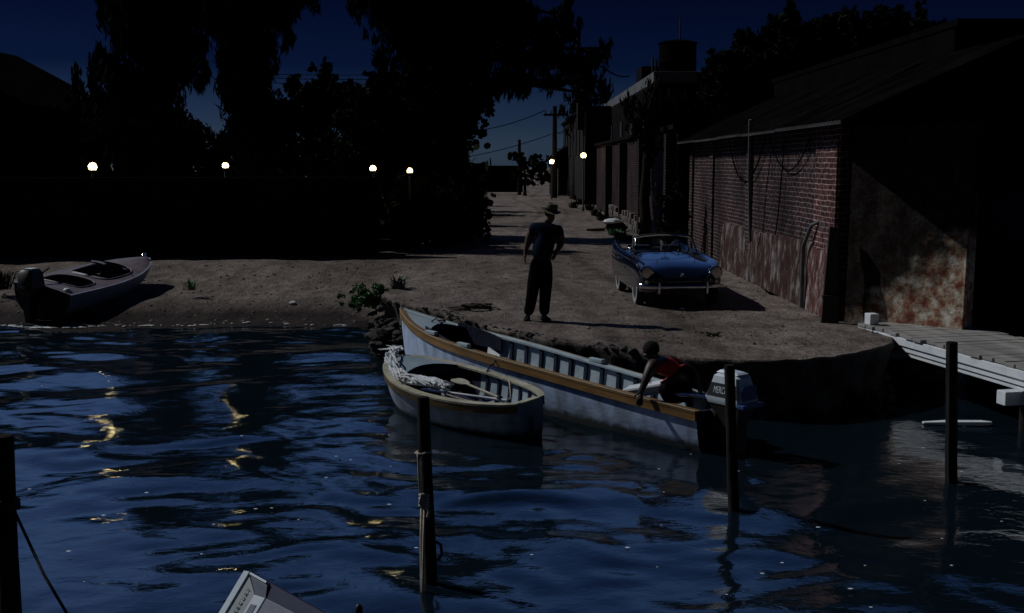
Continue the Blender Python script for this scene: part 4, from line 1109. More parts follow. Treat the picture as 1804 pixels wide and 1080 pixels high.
while t_ < .97:
    for sd in (-1, 1): H1.frame(t_, .06, .028, .22, .027, sd).build('rib', M['rib_navy'], launch)
    t_ += .050
for t_, w in ((.42, .2), (.66, .2), (.93, .3)):
    b = H1.b(t_) - .06
    MB().box((H1.L * t_, 0, H1.sh(t_) - (.34 if t_ < .9 else .19)), (w, 2 * b, .03)).build('thwart', M['inner_pale'] if t_ < .9 else M['inner_navy'], launch, bevel=.006)
def flo(a, v):
    t = .2 + .78 * a; b = H1.b(t) * .55; return (H1.L * t, (2 * v - 1) * b, H1.k(t) + .12)
MB().grid(flo, 20, 4).build('floorboards', M['inner_navy'], launch)
for t_, sd in ((.215, -1), (.62, 1), (.355, -1)):
    b = H1.b(t_)
    MB().box((H1.L * t_, sd * (b - .02), H1.sh(t_) + .045), (.26, .07, .055)).build('rowlock_block', M['inner_pale'], launch, bevel=.012)
MB().tube([H1.pt(0, .2, 1), (-.02, 0, .70), (-.012, 0, .99)], [.02, .024, .02], 8).build('stem', M['cream'], launch, smooth=60)
MB().tube([(H1.L * .13, -.02, H1.sh(.13) + .05), (H1.L * .15, -.02, H1.sh(.13) + .12), (H1.L * .17, -.02, H1.sh(.13) + .05)], .012, 6).build('mooring_ring', M['iron'], launch, smooth=60)

def to_world(o, p):
    return Matrix.Translation(o.location) @ o.rotation_euler.to_matrix().to_4x4() @ Vector(p)
# white board propped inside the long boat
t = thing('loose_board', 'small white board propped inside the long boat by its dark cuddy', 'board', to_world(launch, (H1.L * .345, .0, .36)), launch.rotation_euler[2])
MB().loft([[(-.05, -.02, 0), (.35, -.02, -.02), (.35, .0, -.02), (-.05, 0, 0)], [(-.16, .12, .24), (.10, .12, .16), (.10, .14, .16), (-.16, .14, .24)]]).build('panel', M['white_paint'], t)
# seat cushion / case near the crouching person
t = thing('white_case', 'flat white case with a red edge lying in the stern of the long boat', 'case', to_world(launch, (H1.L * .845, -.10, .50)), launch.rotation_euler[2] + R(28))
MB().box((0, 0, .05), (.52, .30, .13), 0, Matrix.Rotation(R(-14), 4, 'Y')).build('shell', M['white_paint'], t, bevel=.03)
MB().box((.245, 0, .11), (.02, .27, .03), 0, Matrix.Rotation(R(-14), 4, 'Y')).build('trim', mat('red_trim', (.32, .06, .06), (.42, .10, .09), 8, .5), t)
MB().tube([(.02, -.06, .125), (.02, -.06, .15), (.02, .06, .15), (.02, .06, .125)], .008, 6).build('handle', M['iron'], t)

# ---- small dinghy outside it
bow2, stern2 = (-1.58, 15.05), (.25, 12.86)
L2 = math.hypot(stern2[0] - bow2[0], stern2[1] - bow2[1])
dinghy = thing('rowing_dinghy', 'short beamy white dinghy with cream and ochre gunwale moored outside the long boat', 'boat', (bow2[0], bow2[1], 0), heading(bow2, stern2))
dinghy.rotation_euler[0] = R(6)
H2 = Hull(L2, smooth_interp([0, .03, .1, .25, .45, .65, .82, .95, 1], [.02, .18, .35, .52, .59, .55, .45, .31, .20]),
          smooth_interp([0, .15, .4, .7, 1], [.62, .54, .47, .45, .47]),
          smooth_interp([0, .05, .15, .4, 1], [.30, .05, -.10, -.18, -.12]), .6)
H2.skin(0, 1, 0).build('hull', M['hull_weathered'], dinghy, smooth=180)
H2.transom(1.0).build('transom', M['hull_weathered'], dinghy, smooth=40)
H2.skin(.42, .99, .022).build('inner_planking', M['inner_pale'], dinghy, smooth=180)
H2.skin(.03, .43, .022).build('forward_lining', M['inner_navy'], dinghy, smooth=180)
for sd in (-1, 1):
    H2.ribbon(0, 1.0, -.004, .028, -.10, -.012, sd).build('rub_strake', M['ochre_dull'], dinghy, smooth=40)
    H2.ribbon(0, 1.0, -.07, .032, -.012, .014, sd).build('gunwale', M['cream'], dinghy, smooth=40)
MB().box((H2.L - .03, 0, H2.sh(1) - .002), (.09, .30, .028)).build('transom_cap', M['cream'], dinghy, bevel=.006)
H2.deck(.008, lambda v: .22 + .07 * (2 * v - 1) ** 2, .07).build('foredeck', M['deck_blue'], dinghy, smooth=180)
mb = MB()
def P(a, v):
    w = 2 * a - 1; t = .22 + .07 * w * w + .006; b = H2.b(t) - .02
    return (H2.L * t + .012 * v, w * b, H2.sh(t) + .07 * (1 - w * w) + .006 - .12 * v)
mb.grid(P, 18, 2).build('coaming', M['inner_navy'], dinghy, smooth=180)
for t_ in (.47, .56, .65, .74, .83, .91):
    for sd in (-1, 1): H2.frame(t_, .04, .022, .3, .024, sd).build('rib', M['rib_navy'], dinghy)
for t_, w in ((.55, .22), (.80, .2)):
    MB().box((H2.L * t_, 0, .20), (w, 2 * H2.b(t_) - .14, .03)).build('thwart', M['inner_navy'], dinghy, bevel=.006)
def flo2(a, v):
    t = .1 + .85 * a; b = H2.b(t) * .6; return (H2.L * t, (2 * v - 1) * b, H2.k(t) + .11)
MB().grid(flo2, 14, 4).build('floorboards', M['inner_navy'], dinghy)
MB().tube([(L2 + .01, 0, -.1), (L2 + .03, 0, .28)], .02, 6).build('rudder_post', M['hull_weathered'], dinghy)
# gear inside the dinghy: each a thing of its own
def gear(name, label, cat, mbs, m, z=0, smooth=60, sy=.66):
    mbs.v = [(a, b * sy, c + .05 * (sy < 1)) for a, b, c in mbs.v]
    t = mbs.build(name, m, smooth=smooth); t.location = dinghy.location; t.rotation_euler = dinghy.rotation_euler; tag(t, label, cat); return t
def blade(a, b, w=.075):
    a, b = Vector(a), Vector(b); d = (b - a); l = d.length; mb = MB()
    mb.tube([a, a + d * .72], [.020, .017], 8)
    s0 = a + d * .70; perp = Vector((-d.y, d.x, 0)).normalized(); up = Vector((0, 0, 1))
    secs = []
    for i in range(8):
        u = i / 7; p = s0 + (b - s0) * u; ww = w * (math.sin(math.pi * min(1, .12 + u * .62)) ** .7) if u < .98 else w * .6
        secs.append([p - perp * ww - up * .006, p + perp * ww - up * .006, p + perp * ww + up * .006, p - perp * ww + up * .006])
    mb.loft(secs); return mb
gear('paddle', 'broad-bladed paddle lying across the middle of the dinghy', 'paddle', blade((2.35, -.12, .40), (1.12, .28, .38), .12), M['cream'])
gear('oar', 'pale oar lying along the near gunwale inside the dinghy', 'oar', blade((2.45, -.05, .36), (1.2, -.62, .40), .06), M['white_paint'])
gear('bailer_tube', 'short white tube standing among the gear in the dinghy', 'tube', MB().tube([(1.55, -.42, .18), (1.42, -.36, .42)], .04, 12), M['white_paint'])
mb = MB(); mb.grid(lambda a, v: (1.3 + .5 * a, -.35 + .6 * v, .16 + .10 * noise.noise(Vector((a * 3, v * 3, 1))) + .06), 12, 12)
gear('dark_tarpaulin', 'crumpled dark tarpaulin under the paddle in the dinghy', 'tarpaulin', mb, M['inner_navy'])
# white net bundled over the dinghy's near bow quarter
rr = random.Random(12); mb = MB()
def netc(u):
    t = .0 + .62 * u; b = max(H2.b(t), .12); return Vector((H2.L * t, -(b - .13 + .05 * math.sin(u * 5)), H2.sh(t) + .06 + .02 * math.sin(u * 9)))
secs = []
for i in range(40):
    u = i / 39; c = netc(u); w = .062 * (1 - .6 * u) * (.45 + .55 * math.sin(math.pi * min(1, u * 3 + .12)) if u < .3 else 1)
    ring = []
    for k in range(12):
        a = k / 12 * 2 * math.pi; q = 1 + .35 * noise.noise(Vector((u * 9, math.cos(a) * 1.4, math.sin(a) * 1.4)))
        ring.append((c.x, c.y + w * math.cos(a) * q, c.z + w * .52 * math.sin(a) * q))
    secs.append(ring)
mb.loft(secs)
for k in range(90):
    u = rr.random() * .95; c = netc(u); e = netc(min(1, u + rr.uniform(.08, .3))); w = .09
    a = c + Vector((0, rr.uniform(-w, w), rr.uniform(.03, .08))); b = e + Vector((0, rr.uniform(-w, w), rr.uniform(.02, .07)))
    mb.tube([a, a.lerp(b, .5) + Vector((0, 0, .035)), b], rr.uniform(.006, .014), 5)
for k in range(9):
    c = netc(.02); a = c + Vector((.05, rr.uniform(-.1, .12), .03)); mb.tube([a, a + Vector((-.10, rr.uniform(-.04, .05), .03)), a + Vector((-.22 - .1 * rr.random(), rr.uniform(-.08, .1), .04 * rr.random()))], [.012, .009, .004], 5)
gear('fishing_net', 'white fishing net bundled along the near bow of the dinghy', 'net', mb, M['white_paint'], smooth=40, sy=1)
mb = MB().tube([(2.1, .52, .43), (2.16, .40, .50), (2.2, .36, .47), (2.25, .30, .30), (2.2, .1, .26), (2.0, -.1, .25), (1.7, -.2, .27), (1.3, -.25, .30)], .013, 7)
gear('mooring_line', 'pale line looped over the far gunwale into the dinghy', 'rope', mb, M['rope'])
a = to_world(dinghy, (1.35, .55, .47)); b = to_world(launch, (H1.L * .47, -.50, .66))
tag(MB().tube([a, a.lerp(b, .3) + Vector((0, 0, .03)), a.lerp(b, .7) + Vector((0, 0, -.04)), b], .012, 6).build('tie_rope', M['rope_dark'], smooth=180), 'dark short rope tying the dinghy to the long boat', 'rope')
a = to_world(launch, (H1.L * .15, 0, H1.sh(.15) + .1)); b = at_z(838, 546, QZ)
tag(MB().tube([a, a.lerp(b, .35) + Vector((0, 0, -.06)), a.lerp(b, .7) + Vector((0, 0, -.06)), b + Vector((-.35, -.4, .03))], .012, 6).build('bow_rope', M['rope_dark'], smooth=180), 'dark bow rope from the long boat up to the coil on the landing', 'rope')

# ------------------------------------------------------------------ outboard motors
M['cowl_white'] = mat('cowl_white', (.56, .66, .74), (.68, .76, .82), 6, .35, .05, 30, spec=.5, coat=.3)
M['cowl_panel'] = mat('cowl_panel', (.38, .45, .47), (.46, .53, .54), 8, .5, .05, 40, spec=.3)
M['cowl_grey'] = mat('cowl_grey', (.13, .15, .20), (.17, .19, .24), 8, .5, .05, 40, spec=.4)
M['cowl_navy'] = mat('cowl_navy', (.012, .015, .045), (.02, .024, .06), 8, .35, spec=.4)
M['ink'] = mat('ink', (.05, .07, .06), rough=.6)
M['cowl_blue'] = mat('cowl_blue', (.03, .06, .20), (.045, .08, .24), 6, .35, spec=.5, coat=.3)
def lettering(name, text, size, m, parent, ext=.002, sx=1.0):
    cu = bpy.data.curves.new(name, 'FONT'); cu.body = text; cu.size = size; cu.extrude = ext; cu.align_x = 'CENTER'; cu.align_y = 'CENTER'; cu.space_character = sx
    o = bpy.data.objects.new(name, cu); COL.objects.link(o)
    bpy.context.view_layer.update()
    me = bpy.data.meshes.new_from_object(o.evaluated_get(bpy.context.evaluated_depsgraph_get()))
    bpy.data.objects.remove(o); bpy.data.curves.remove(cu)
    me.materials.clear(); me.materials.append(m)
    o = bpy.data.objects.new(name, me); COL.objects.link(o); o.parent = parent
    return o
# motor on the long boat
mo = thing('outboard_motor', 'pale outboard motor with black lettered panel on the stern of the long boat', 'motor', to_world(launch, (H1.L + .10, .02, -.03)), launch.rotation_euler[2])
# local frame: +x astern, -y faces the open water
cw, cl = .32, .47
secs = []
for z, g, dx in ((.60, .0, 0), (.66, .02, 0), (.86, -.025, .02), (.91, -.035, .02), (.945, -.075, .03)):
    x0, x1, y0, y1 = -.14 - g + dx, cl - .14 + g - dx * .5, -cw / 2 - g, cw / 2 + g
    c = .03; secs.append([(x0 + c, y0, z), (x1 - c, y0, z), (x1, y0 + c, z), (x1, y1 - c, z), (x1 - c, y1, z), (x0 + c, y1, z), (x0, y1 - c, z), (x0, y0 + c, z)])
cowl = MB().loft(secs).build('cowl', M['cowl_white'], mo, smooth=35)
MB().loft([[(-.125, -cw / 2 - .0174, .685), (.325, -cw / 2 - .0174, .685), (.325, -cw / 2, .685), (-.125, -cw / 2, .685)], [(-.085, -cw / 2 + .0164, .835), (.290, -cw / 2 + .0164, .835), (.290, -cw / 2 + .03, .835), (-.085, -cw / 2 + .03, .835)]]).build('side_panel', M['black'], cowl)
lt = lettering('lettering', 'MERCURY', .10, M['cowl_white'], cowl, .002, 1.05); lt.location = (.105, -cw / 2 - .0035, .758); lt.rotation_euler = (R(77.3), 0, 0); lt.scale = (.58, 1.1, 1)
MB().box((cl - .128, 0, .75), (.016, .24, .16)).build('rear_panel', M['cowl_blue'], cowl, bevel=.004)
MB().box((cl - .10, 0, .615), (.10, .36, .05)).build('rear_lip', M['cowl_blue'], cowl, bevel=.01)
MB().loft([[(-.06, -.10, .945), (.26, -.10, .945), (.26, .10, .945), (-.06, .10, .945)], [(-.02, -.07, .975), (.22, -.07, .965), (.22, .07, .965), (-.02, .07, .975)]]).build('top_cap', M['cowl_white'], cowl, bevel=.006)
MB().loft([[(x0, -w, z), (x1, -w, z), (x1, w, z), (x0, w, z)] for z, x0, x1, w in ((-.62, .08, .22, .03), (-.2, .05, .25, .05), (.35, .02, .26, .09), (.58, -.10, .32, .15))]).build('leg', M['iron'], mo, smooth=40)
MB().box((-.07, 0, .38), (.12, .26, .26)).build('clamp', M['iron'], mo, bevel=.015)
MB().tube([(-.12, -.03, .60), (-.38, -.10, .62), (-.62, -.13, .60)], [.022, .022, .026], 8).build('tiller', M['chrome'], mo, smooth=50)
MB().loft([[(.05 + dx, -w, -.62 - dz) for dx, w, dz in ((0, .02, 0), (.16, .02, 0), (.12, .012, .14), (.05, .012, .14))], [(.05 + dx, w, -.62 - dz) for dx, w, dz in ((0, .02, 0), (.16, .02, 0), (.12, .012, .14), (.05, .012, .14))]]).build('skeg', M['iron'], mo)

# near motor, tilted up, its cowl filling the bottom of the view
O = at_y(436, 1004, 5.35)
view = (O - Vector((0, 0, CAMZ))).normalized()
right = view.cross(Vector((0, 0, 1))).normalized(); upv = right.cross(view).normalized()
def face_dir(dx, dy): return (right * dx - upv * dy).normalized()
U = face_dir(-.55, .835); FS = .62
nf = (-view * FS - face_dir(.835, .55) * math.sqrt(1 - FS * FS)).normalized()
U = (U - nf * U.dot(nf)).normalized(); Vv = nf.cross(U) ; Vv = Vv if Vv.dot(right) > 0 else -Vv
# cowl frame: x along the long side away from the top corner, y across, z out of the side panel
base = Vector((O.x, O.y, 0))
nm = thing('outboard_motor', 'tilted outboard motor with lettered pale cowl rising from the bottom edge', 'motor', (O.x, O.y, 0))
Mx = Matrix(((U.x, Vv.x, nf.x, 0), (U.y, Vv.y, nf.y, 0), (U.z, Vv.z, nf.z, O.z), (0, 0, 0, 1)))
kp = O.y / CP / FPX * 1.02                  # metres per pixel at this distance
def q(a): return a * kp
W, LL, TH = q(150) / FS, .62, .30
mb = MB()
secs = []
for z, g in ((-TH, -.03), (-TH * .6, .0), (-.02, .004), (-.003, -.002)):
    x0, x1, y0, y1, c = -g, LL + g, -g - q(3), W + g, .02
    secs.append([(x0 + c, y0, z), (x1 - c, y0, z), (x1, y0 + c, z), (x1, y1 - c, z), (x1 - c, y1, z), (x0 + c, y1, z), (x0, y1 - c, z), (x0, y0 + c, z)])
cowl = mb.loft(secs).build('cowl', M['cowl_navy'], nm, smooth=35); cowl.matrix_local = Mx
def panel(name, poly, z0, z1, m, zs=None):
    """polygon in cowl pixels (along, across), raised between z0 and z1"""
    pb = MB(); n = len(poly)
    pts = [(q(a), q(b) / FS) for a, b in poly]
    vs = [(x, y, z0) for x, y in pts] + [(x, y, (zs[i] if zs else z1)) for i, (x, y) in enumerate(pts)]
    pb.add(vs, [tuple(range(n))[::-1], tuple(range(n, 2 * n))] + [(k, (k + 1) % n, n + (k + 1) % n, n + k) for k in range(n)])
    return pb.build(name, m, cowl, bevel=.0015)
Lp = LL / kp
panel('rim', [(4, 1.5), (Lp - 6, 1.5), (Lp - 6, 11), (1, 11)], -.004, .024, M['cowl_white'])
panel('end_rim', [(1, 11.3), (5, 11.3), (5, 44), (1, 44)], -.004, .020, M['cowl_white'])
panel('letter_strip', [(8, 13.5), (Lp - 8, 13.5), (Lp - 8, 33), (30, 33)], -.004, .006, M['cowl_panel'], [.016, .016, .002, .002])
panel('end_bevel', [(6.5, 14), (30, 34), (26, 52), (6.5, 46)], -.004, .006, M['cowl_grey'], [.014, .002, .002, .012])
panel('handle_plate', [(30.5, 34), (Lp - 10, 34), (Lp - 10, 52), (26.5, 52.5)], -.004, .008, M['cowl_white'])
panel('handle_slot', [(46, 37.5), (Lp - 30, 37.5), (Lp - 30, 47), (43, 47)], .004, .0105, M['cowl_grey'])
panel('grey_panel', [(26, 54), (Lp - 10, 54), (Lp - 10, 138), (22, 138)], -.004, .005, M['cowl_grey'])
lt = lettering('lettering', 'MERCURY', q(9.5), M['ink'], cowl, .0008, 1.5)
lt.location = (q(54), q(23.3) / FS, .0122); lt.rotation_euler = (R(-7), 0, math.pi)
lt.rotation_euler = (Matrix.Rotation(R(-24), 3, 'X') @ Matrix.Rotation(math.pi, 3, 'Z')).to_euler()
c0 = Mx @ Vector((LL * .7, W * .6, -TH - .02)); c0.z = c0.z
MB().tube([c0, (c0.x * .5 + .25, c0.y * .5 + .1, .35), (.30, .15, -.5)], [.10, .08, .05], 10).build('leg', M['iron'], nm, smooth=50)
p = at_y(632, 1071, 5.0)
t = thing('tiller_post', 'black knob on a short upright post at the bottom edge beside the near motor', 'post', (p.x, 5.0, -.6))
MB().tube([(0, 0, 0), (0, 0, p.z + .56)], .014, 8).build('post', M['iron'], t)
MB().lathe([(.005, p.z + .555), (.018, p.z + .56), (.019, p.z + .60), (.012, p.z + .615), (.002, p.z + .62)], 12).build('knob', M['black'], t, smooth=60)

# ------------------------------------------------------------------ mooring posts
M['post_wood'] = mat('wet_post', (.010, .009, .008), (.022, .019, .016), 3, .85, .9, 26, stretch=(1, 1, .12), spec=.15)
def mooring_post(label, ptop, pbase, r, Yw, seed, square=False):
    b = at_z(pbase[0], pbase[1], 0); tp = at_y(ptop[0], ptop[1], b.y + Yw)
    t = thing('mooring_post', label, 'post', (b.x, b.y, 0), group='mooring posts')
    rel = Vector((tp.x - b.x, Yw, tp.z)); n = 14; pts, rs = [], []
    for i in range(n + 1):
        u = i / n; z = -.9 + (tp.z + .9) * u; k = z / tp.z
        pts.append((rel.x * k + .012 * noise.noise(Vector((seed, z * 1.5, 0))), rel.y * k + .012 * noise.noise(Vector((seed, 4, z * 1.5))), z)); rs.append(r * (1.12 - .14 * u) * (1 + .07 * noise.noise(Vector((seed, z * 3, 8)))))
    mb = MB().tube(pts, rs, 6 if square else 12); o = mb.build('pile', M['post_wood'], t, smooth=40)
    MB().lathe([(r * .97, tp.z - .004), (r * .9, tp.z + .012)], 12, 0, Matrix.Translation((rel.x, rel.y, 0))).build('post_top', M['bark'], t)
    return t, b, rel, tp
def ring_of_rope(c, r, turns, tr, seed):
    rr = random.Random(seed); pts = []
    for k in range(turns * 12 + 1):
        a = k / 12 * 2 * math.pi; pts.append((c[0] + (r + tr) * math.cos(a), c[1] + (r + tr) * math.sin(a), c[2] + tr * 1.7 * (k / 12 - turns / 2) + rr.uniform(-.006, .006)))
    return pts
t, b, rel, tp = mooring_post('dark leaning post at the left edge with a taut dark rope', (4, 771), (26, 1230), .062, 0.0, 1)
kz = at_y(22, 888, b.y).z; kp_ = Vector((b.x + rel.x * kz / tp.z, b.y, kz))
e = at_y(150, 1135, b.y - .55)
mb = MB().tube(ring_of_rope(kp_, .062, 3, .012, 2), .012, 6); mb.tube([kp_ + Vector((.06, -.03, -.02)), kp_.lerp(e, .5) + Vector((0, 0, -.02)), e], .0095, 6)
tag(mb.build('taut_rope', M['rope_dark'], smooth=180), 'taut dark rope running down from the left edge post', 'rope')
t, b, rel, tp = mooring_post('dark post hung with a pale knotted rope before the dinghy', (745, 702), (759, 1030), .050, 0.0, 2)
def on(px, py, off=-.062): 
    z = at_y(px, py, b.y).z; return Vector((at_y(px, py, b.y).x, b.y + off + rel.y * z / tp.z, z))
mb = MB()
c = on(746, 797, 0); mb.tube(ring_of_rope(c, .050, 1, .010, 3), .010, 6)
mb.tube([on(737, 796), on(738, 803), on(739, 830), on(741, 868)], .009, 6); mb.tube([on(744, 800), on(745, 830), on(746, 868)], .009, 6)
for k in range(4): mb.tube([on(740, 868 + k * 6, -.066), on(748, 865 + k * 6, -.085), on(757, 869 + k * 6, -.066)], .012, 6)
mb.tube([on(744, 864, -.08), on(741, 880, -.09), on(748, 893, -.09), on(755, 880, -.09), on(751, 866, -.08)], .010, 6)
mb.tube([on(753, 886, -.08), on(757, 896, -.08), on(754, 906, -.075)], .011, 6)
mb.tube([on(744, 890, -.09), on(744, 940, -.14), on(746, 1000, -.22), on(748, 1045, -.28)], .009, 6)
mb.tube([on(749, 890, -.10), on(749, 940, -.16), on(749, 1000, -.24), on(749, 1045, -.28)], .009, 6)
e = on(749, 1090, -.4); mb.tube([on(750, 1045, -.28), e], .008, 6)
tag(mb.build('knotted_rope', M['rope'], smooth=180), 'pale knotted rope hanging down the post before the dinghy', 'rope')
mb = MB(); c = on(768, 965, 0); mb.tube([on(762, 952, -.03) + Vector((.03, 0, 0)), on(770, 958, -.02) + Vector((.03, 0, 0)), on(772, 975, -.02) + Vector((.03, 0, 0)), on(765, 985, -.03) + Vector((.03, 0, 0))], .012, 6)
tag(mb.build('iron_staple', M['iron'], smooth=180), 'bent dark staple low on the knotted-rope post', 'staple')
mooring_post('dark post in front of the long boat motor', (1285, 645), (1293, 900), .050, 0.0, 3)
mooring_post('dark post in front of the jetty', (1677, 604), (1676, 850), .058, 0.0, 4, True)

# ------------------------------------------------------------------ jetty
J0 = Vector((5.34, 16.95, 0)); jd = Vector((.215, -.977, 0)).normalized(); jn = Vector((-jd.y, jd.x, 0))   # jn points away to the right
jt = thing('jetty', 'weathered plank jetty with white side beams leading out to the right', 'jetty', (J0.x, J0.y, 0), math.atan2(jd.y, jd.x))
# local: x outward along the jetty, +y to its right side
JL, JW, DZ = 8.2, 1.52, .80
rr = random.Random(6); x = .1; k = 0
mb_list = []
while x < JL - .2:
    w = rr.uniform(.19, .235); e0, e1 = rr.uniform(-.05, .04), rr.uniform(-.05, .03)
    MB().box((x + w / 2, (JW + e1 + e0) / 2 - e0 * 1.0, DZ + rr.uniform(-.006, .006)), (w - rr.uniform(.012, .024), JW + e1 + e0, .045), 0, None, rr.uniform(-.008, .008)).build('plank', M['wood_grey'], jt, bevel=.005)
    x += w; k += 1
MB().box((JL / 2 + .1, .015, DZ - .085), (JL, .05, .11)).build('side_beam', M['white_paint'], jt, bevel=.006)
MB().box((JL / 2 + .1, .045, DZ - .185), (JL, .05, .075)).build('side_beam', M['white_paint'], jt, bevel=.006)
MB().box((JL / 2 + .1, .070, DZ - .265), (JL, .05, .045)).build('side_beam', M['white_paint'], jt, bevel=.006)
MB().box((JL / 2 + .1, JW - .05, DZ - .10), (JL, .06, .14)).build('side_beam', M['white_paint'], jt, bevel=.006)
for x in (.55, 3.8, 7.0):
    MB().box((x, JW / 2 - .04, DZ - .375), (.17, JW + .30, .17)).build('cross_beam', M['white_paint'], jt, bevel=.008)
    for y in (.18, JW - .2): MB().tube([(x, y, -1.2), (x, y, DZ - .455)], .08, 10).build('pile', M['post_wood'], jt, smooth=40)
MB().box((.30, .10, DZ + .11), (.17, .15, .17)).build('bollard', M['white_paint'], jt, bevel=.01)
MB().tube([(.62, -.03, DZ - .02), (.66, -.10, DZ + .03), (.72, -.11, DZ - .08), (.70, -.04, DZ - .2)], .009, 6).build('shackle', M['iron'], jt, smooth=60)
p = at_z(1683, 745, .03)
tag(MB().loft([[(-.40, -.01, -.01), (-.40, .05, -.01), (-.40, .05, .008), (-.40, -.01, .008)], [(-.1, -.05, -.02), (-.1, .07, -.02), (-.1, .07, .022), (-.1, -.05, .022)], [(.35, -.06, -.02), (.35, .05, -.02), (.35, .05, .024), (.35, -.06, .024)], [(.46, -.01, -.02), (.46, .04, -.02), (.46, .04, .012), (.46, -.01, .012)]]).build('floating_plank', M['white_paint']), 'pale plank floating on the dark water under the jetty', 'plank').location = (p.x, p.y, .03)

# ------------------------------------------------------------------ speedboat on the beach
M['mauve'] = mat('mauve_deck', (.13, .105, .125), (.20, .165, .18), 4, .55, .1, 25, spec=.3)
M['hull_slate'] = mat('hull_slate', (.20, .23, .30), (.30, .34, .42), 3, .5, .1, 25, spec=.3)
bow3, st3 = (-8.80, 26.15), (-9.85, 22.75)
L3 = math.hypot(bow3[0] - st3[0], bow3[1] - st3[1])
sb = thing('speedboat', 'small mauve-decked speedboat drawn up stern-first to the water on the beach', 'boat', (bow3[0], bow3[1], 0), heading(bow3, st3))
sb.rotation_euler[0] = R(-9); sb.location.z = .06
H3 = Hull(L3, smooth_interp([0, .04, .15, .35, .6, 1], [.02, .16, .42, .66, .74, .70]), smooth_interp([0, .3, .6, 1], [1.02, .86, .74, .64]), smooth_interp([0, .05, .15, .4, 1], [.86, .66, .48, .28, .03]), .55)
H3.skin(0, 1).build('hull', M['hull_slate'], sb, smooth=180)
H3.transom(1.0).build('transom', M['black'], sb, smooth=40)
for sd in (-1, 1): H3.ribbon(0, 1, -.01, .03, -.05, .004, sd).build('rub_rail', M['hull_slate'], sb, smooth=40)
def oval(cx, hx, hy, n=36, pw=.6):
    return [(cx + hx * math.copysign(abs(math.cos(a)) ** pw, math.cos(a)), hy * math.copysign(abs(math.sin(a)) ** pw, math.sin(a))) for a in [2 * math.pi * i / n for i in range(n)]]
def inside(x, y, cx, hx, hy): return abs((x - cx) / hx) ** (2 / .6) + abs(y / hy) ** (2 / .6) < 1
OV = ((L3 * .47, L3 * .165, .52), (L3 * .78, L3 * .10, .53))
dm = H3.deck(.004, 1.0, .06, 150, 80)
keep = [k for k, f_ in enumerate(dm.f) if not any(inside(sum(dm.v[i][0] for i in f_) / 4, sum(dm.v[i][1] for i in f_) / 4, *o_) for o_ in OV)]
dm.f = [dm.f[k] for k in keep]; dm.m = [dm.m[k] for k in keep]
dk = dm.build('deck', M['mauve'], sb, smooth=180)
for cx_, hx_, hy_ in OV:
    ring = [(x, y, H3.sh(x / L3) + .06 * (1 - min(1, abs(y) / H3.b(x / L3)) ** 2) + .004) for x, y in oval(cx_, hx_ + .006, hy_ + .006)]
    MB().tube(ring + ring[:1], .016, 6, cap=False).build('cockpit_coaming', M['mauve'], sb, smooth=180)
for c, hx in ((.47, .163), (.78, .098)):
    MB().prism(oval(L3 * c, L3 * hx, .49), H3.sh(c) - .36, H3.sh(c) - .33).build('cockpit_floor', M['black'], sb)
    MB().loft([[(x, y, H3.sh(c) - .35) for x, y in oval(L3 * c, L3 * hx, .49)], [(x, y, H3.sh(x / L3) - .01) for x, y in oval(L3 * c, L3 * (hx + .004), .525)]], caps=False).build('cockpit_lining', M['inner_navy'], sb, smooth=180)
for c in (.59, .86):
    for y in (-.26, .26): MB().box((L3 * c, y, H3.sh(c) - .08), (.14, .42, .26), 0, None).build('seat_back', M['mauve'] if y > 0 else M['white_paint'], sb, bevel=.04)
ws = MB(); ws.loft([[(L3 * .33 + .18 * (y / .5) ** 2, y, H3.sh(.35) + .05), (L3 * .33 + .18 * (y / .5) ** 2 + .006, y, H3.sh(.35) + .05), (L3 * .36 + .18 * (y / .5) ** 2, y * .95, H3.sh(.35) + .16), (L3 * .36 + .18 * (y / .5) ** 2 - .006, y * .95, H3.sh(.35) + .16)] for y in [-.5 + .1 * i for i in range(11)]])
gl = bpy.data.materials.new('clear_screen'); gl.use_nodes = True; gp = gl.node_tree.nodes['Principled BSDF']
gp.inputs['Base Color'].default_value = (.9, .95, 1, 1); gp.inputs['Transmission Weight'].default_value = 1.0; gp.inputs['Roughness'].default_value = .02; gp.inputs['IOR'].default_value = 1.1
M['glass'] = gl
ws.build('windscreen', gl, sb, smooth=180)
wheel = MB().tube([(L3 * .43 + .05 * math.sin(a), -.26 + .15 * math.cos(a), H3.sh(.43) + .02 + .12 * math.sin(a)) for a in [2 * math.pi * i / 18 for i in range(19)]], .012, 6); wheel.build('steering_wheel', M['black'], sb, smooth=180)
MB().tube([(.12, 0, H3.sh(0) + .04), (.1, 0, H3.sh(0) + .10), (.2, 0, H3.sh(0) + .11), (.24, 0, H3.sh(0) + .03)], .018, 6).build('bow_cleat', M['chrome'], sb, smooth=60)
for y in (-.45, .5): MB().lathe([(.07, 0), (.075, .03), (.04, .06)], 12, 0, Matrix.Translation((L3 * .96, y, H3.sh(.95) + .02))).build('cap', M['white_paint'], sb, smooth=40)
om = thing('outboard_motor', 'black outboard motor on the transom of the beached speedboat', 'motor', to_world(sb, (L3 + .12, 0, 0)), sb.rotation_euler[2])
secs = []
for z, x0, x1, w in ((.52, -.16, .26, .15), (.62, -.18, .32, .18), (.98, -.14, .30, .17), (1.05, -.10, .24, .13)):
    c = .05; secs.append([(x0 + c, -w, z), (x1 - c, -w, z), (x1, -w + c, z), (x1, w - c, z), (x1 - c, w, z), (x0 + c, w, z), (x0, w - c, z), (x0, -w + c, z)])
cw_ = MB().loft(secs).build('cowl', M['black'], om, smooth=40)
MB().box((.05, 0, 1.06), (.2, .2, .03)).build('top_badge', M['white_paint'], cw_, bevel=.01)
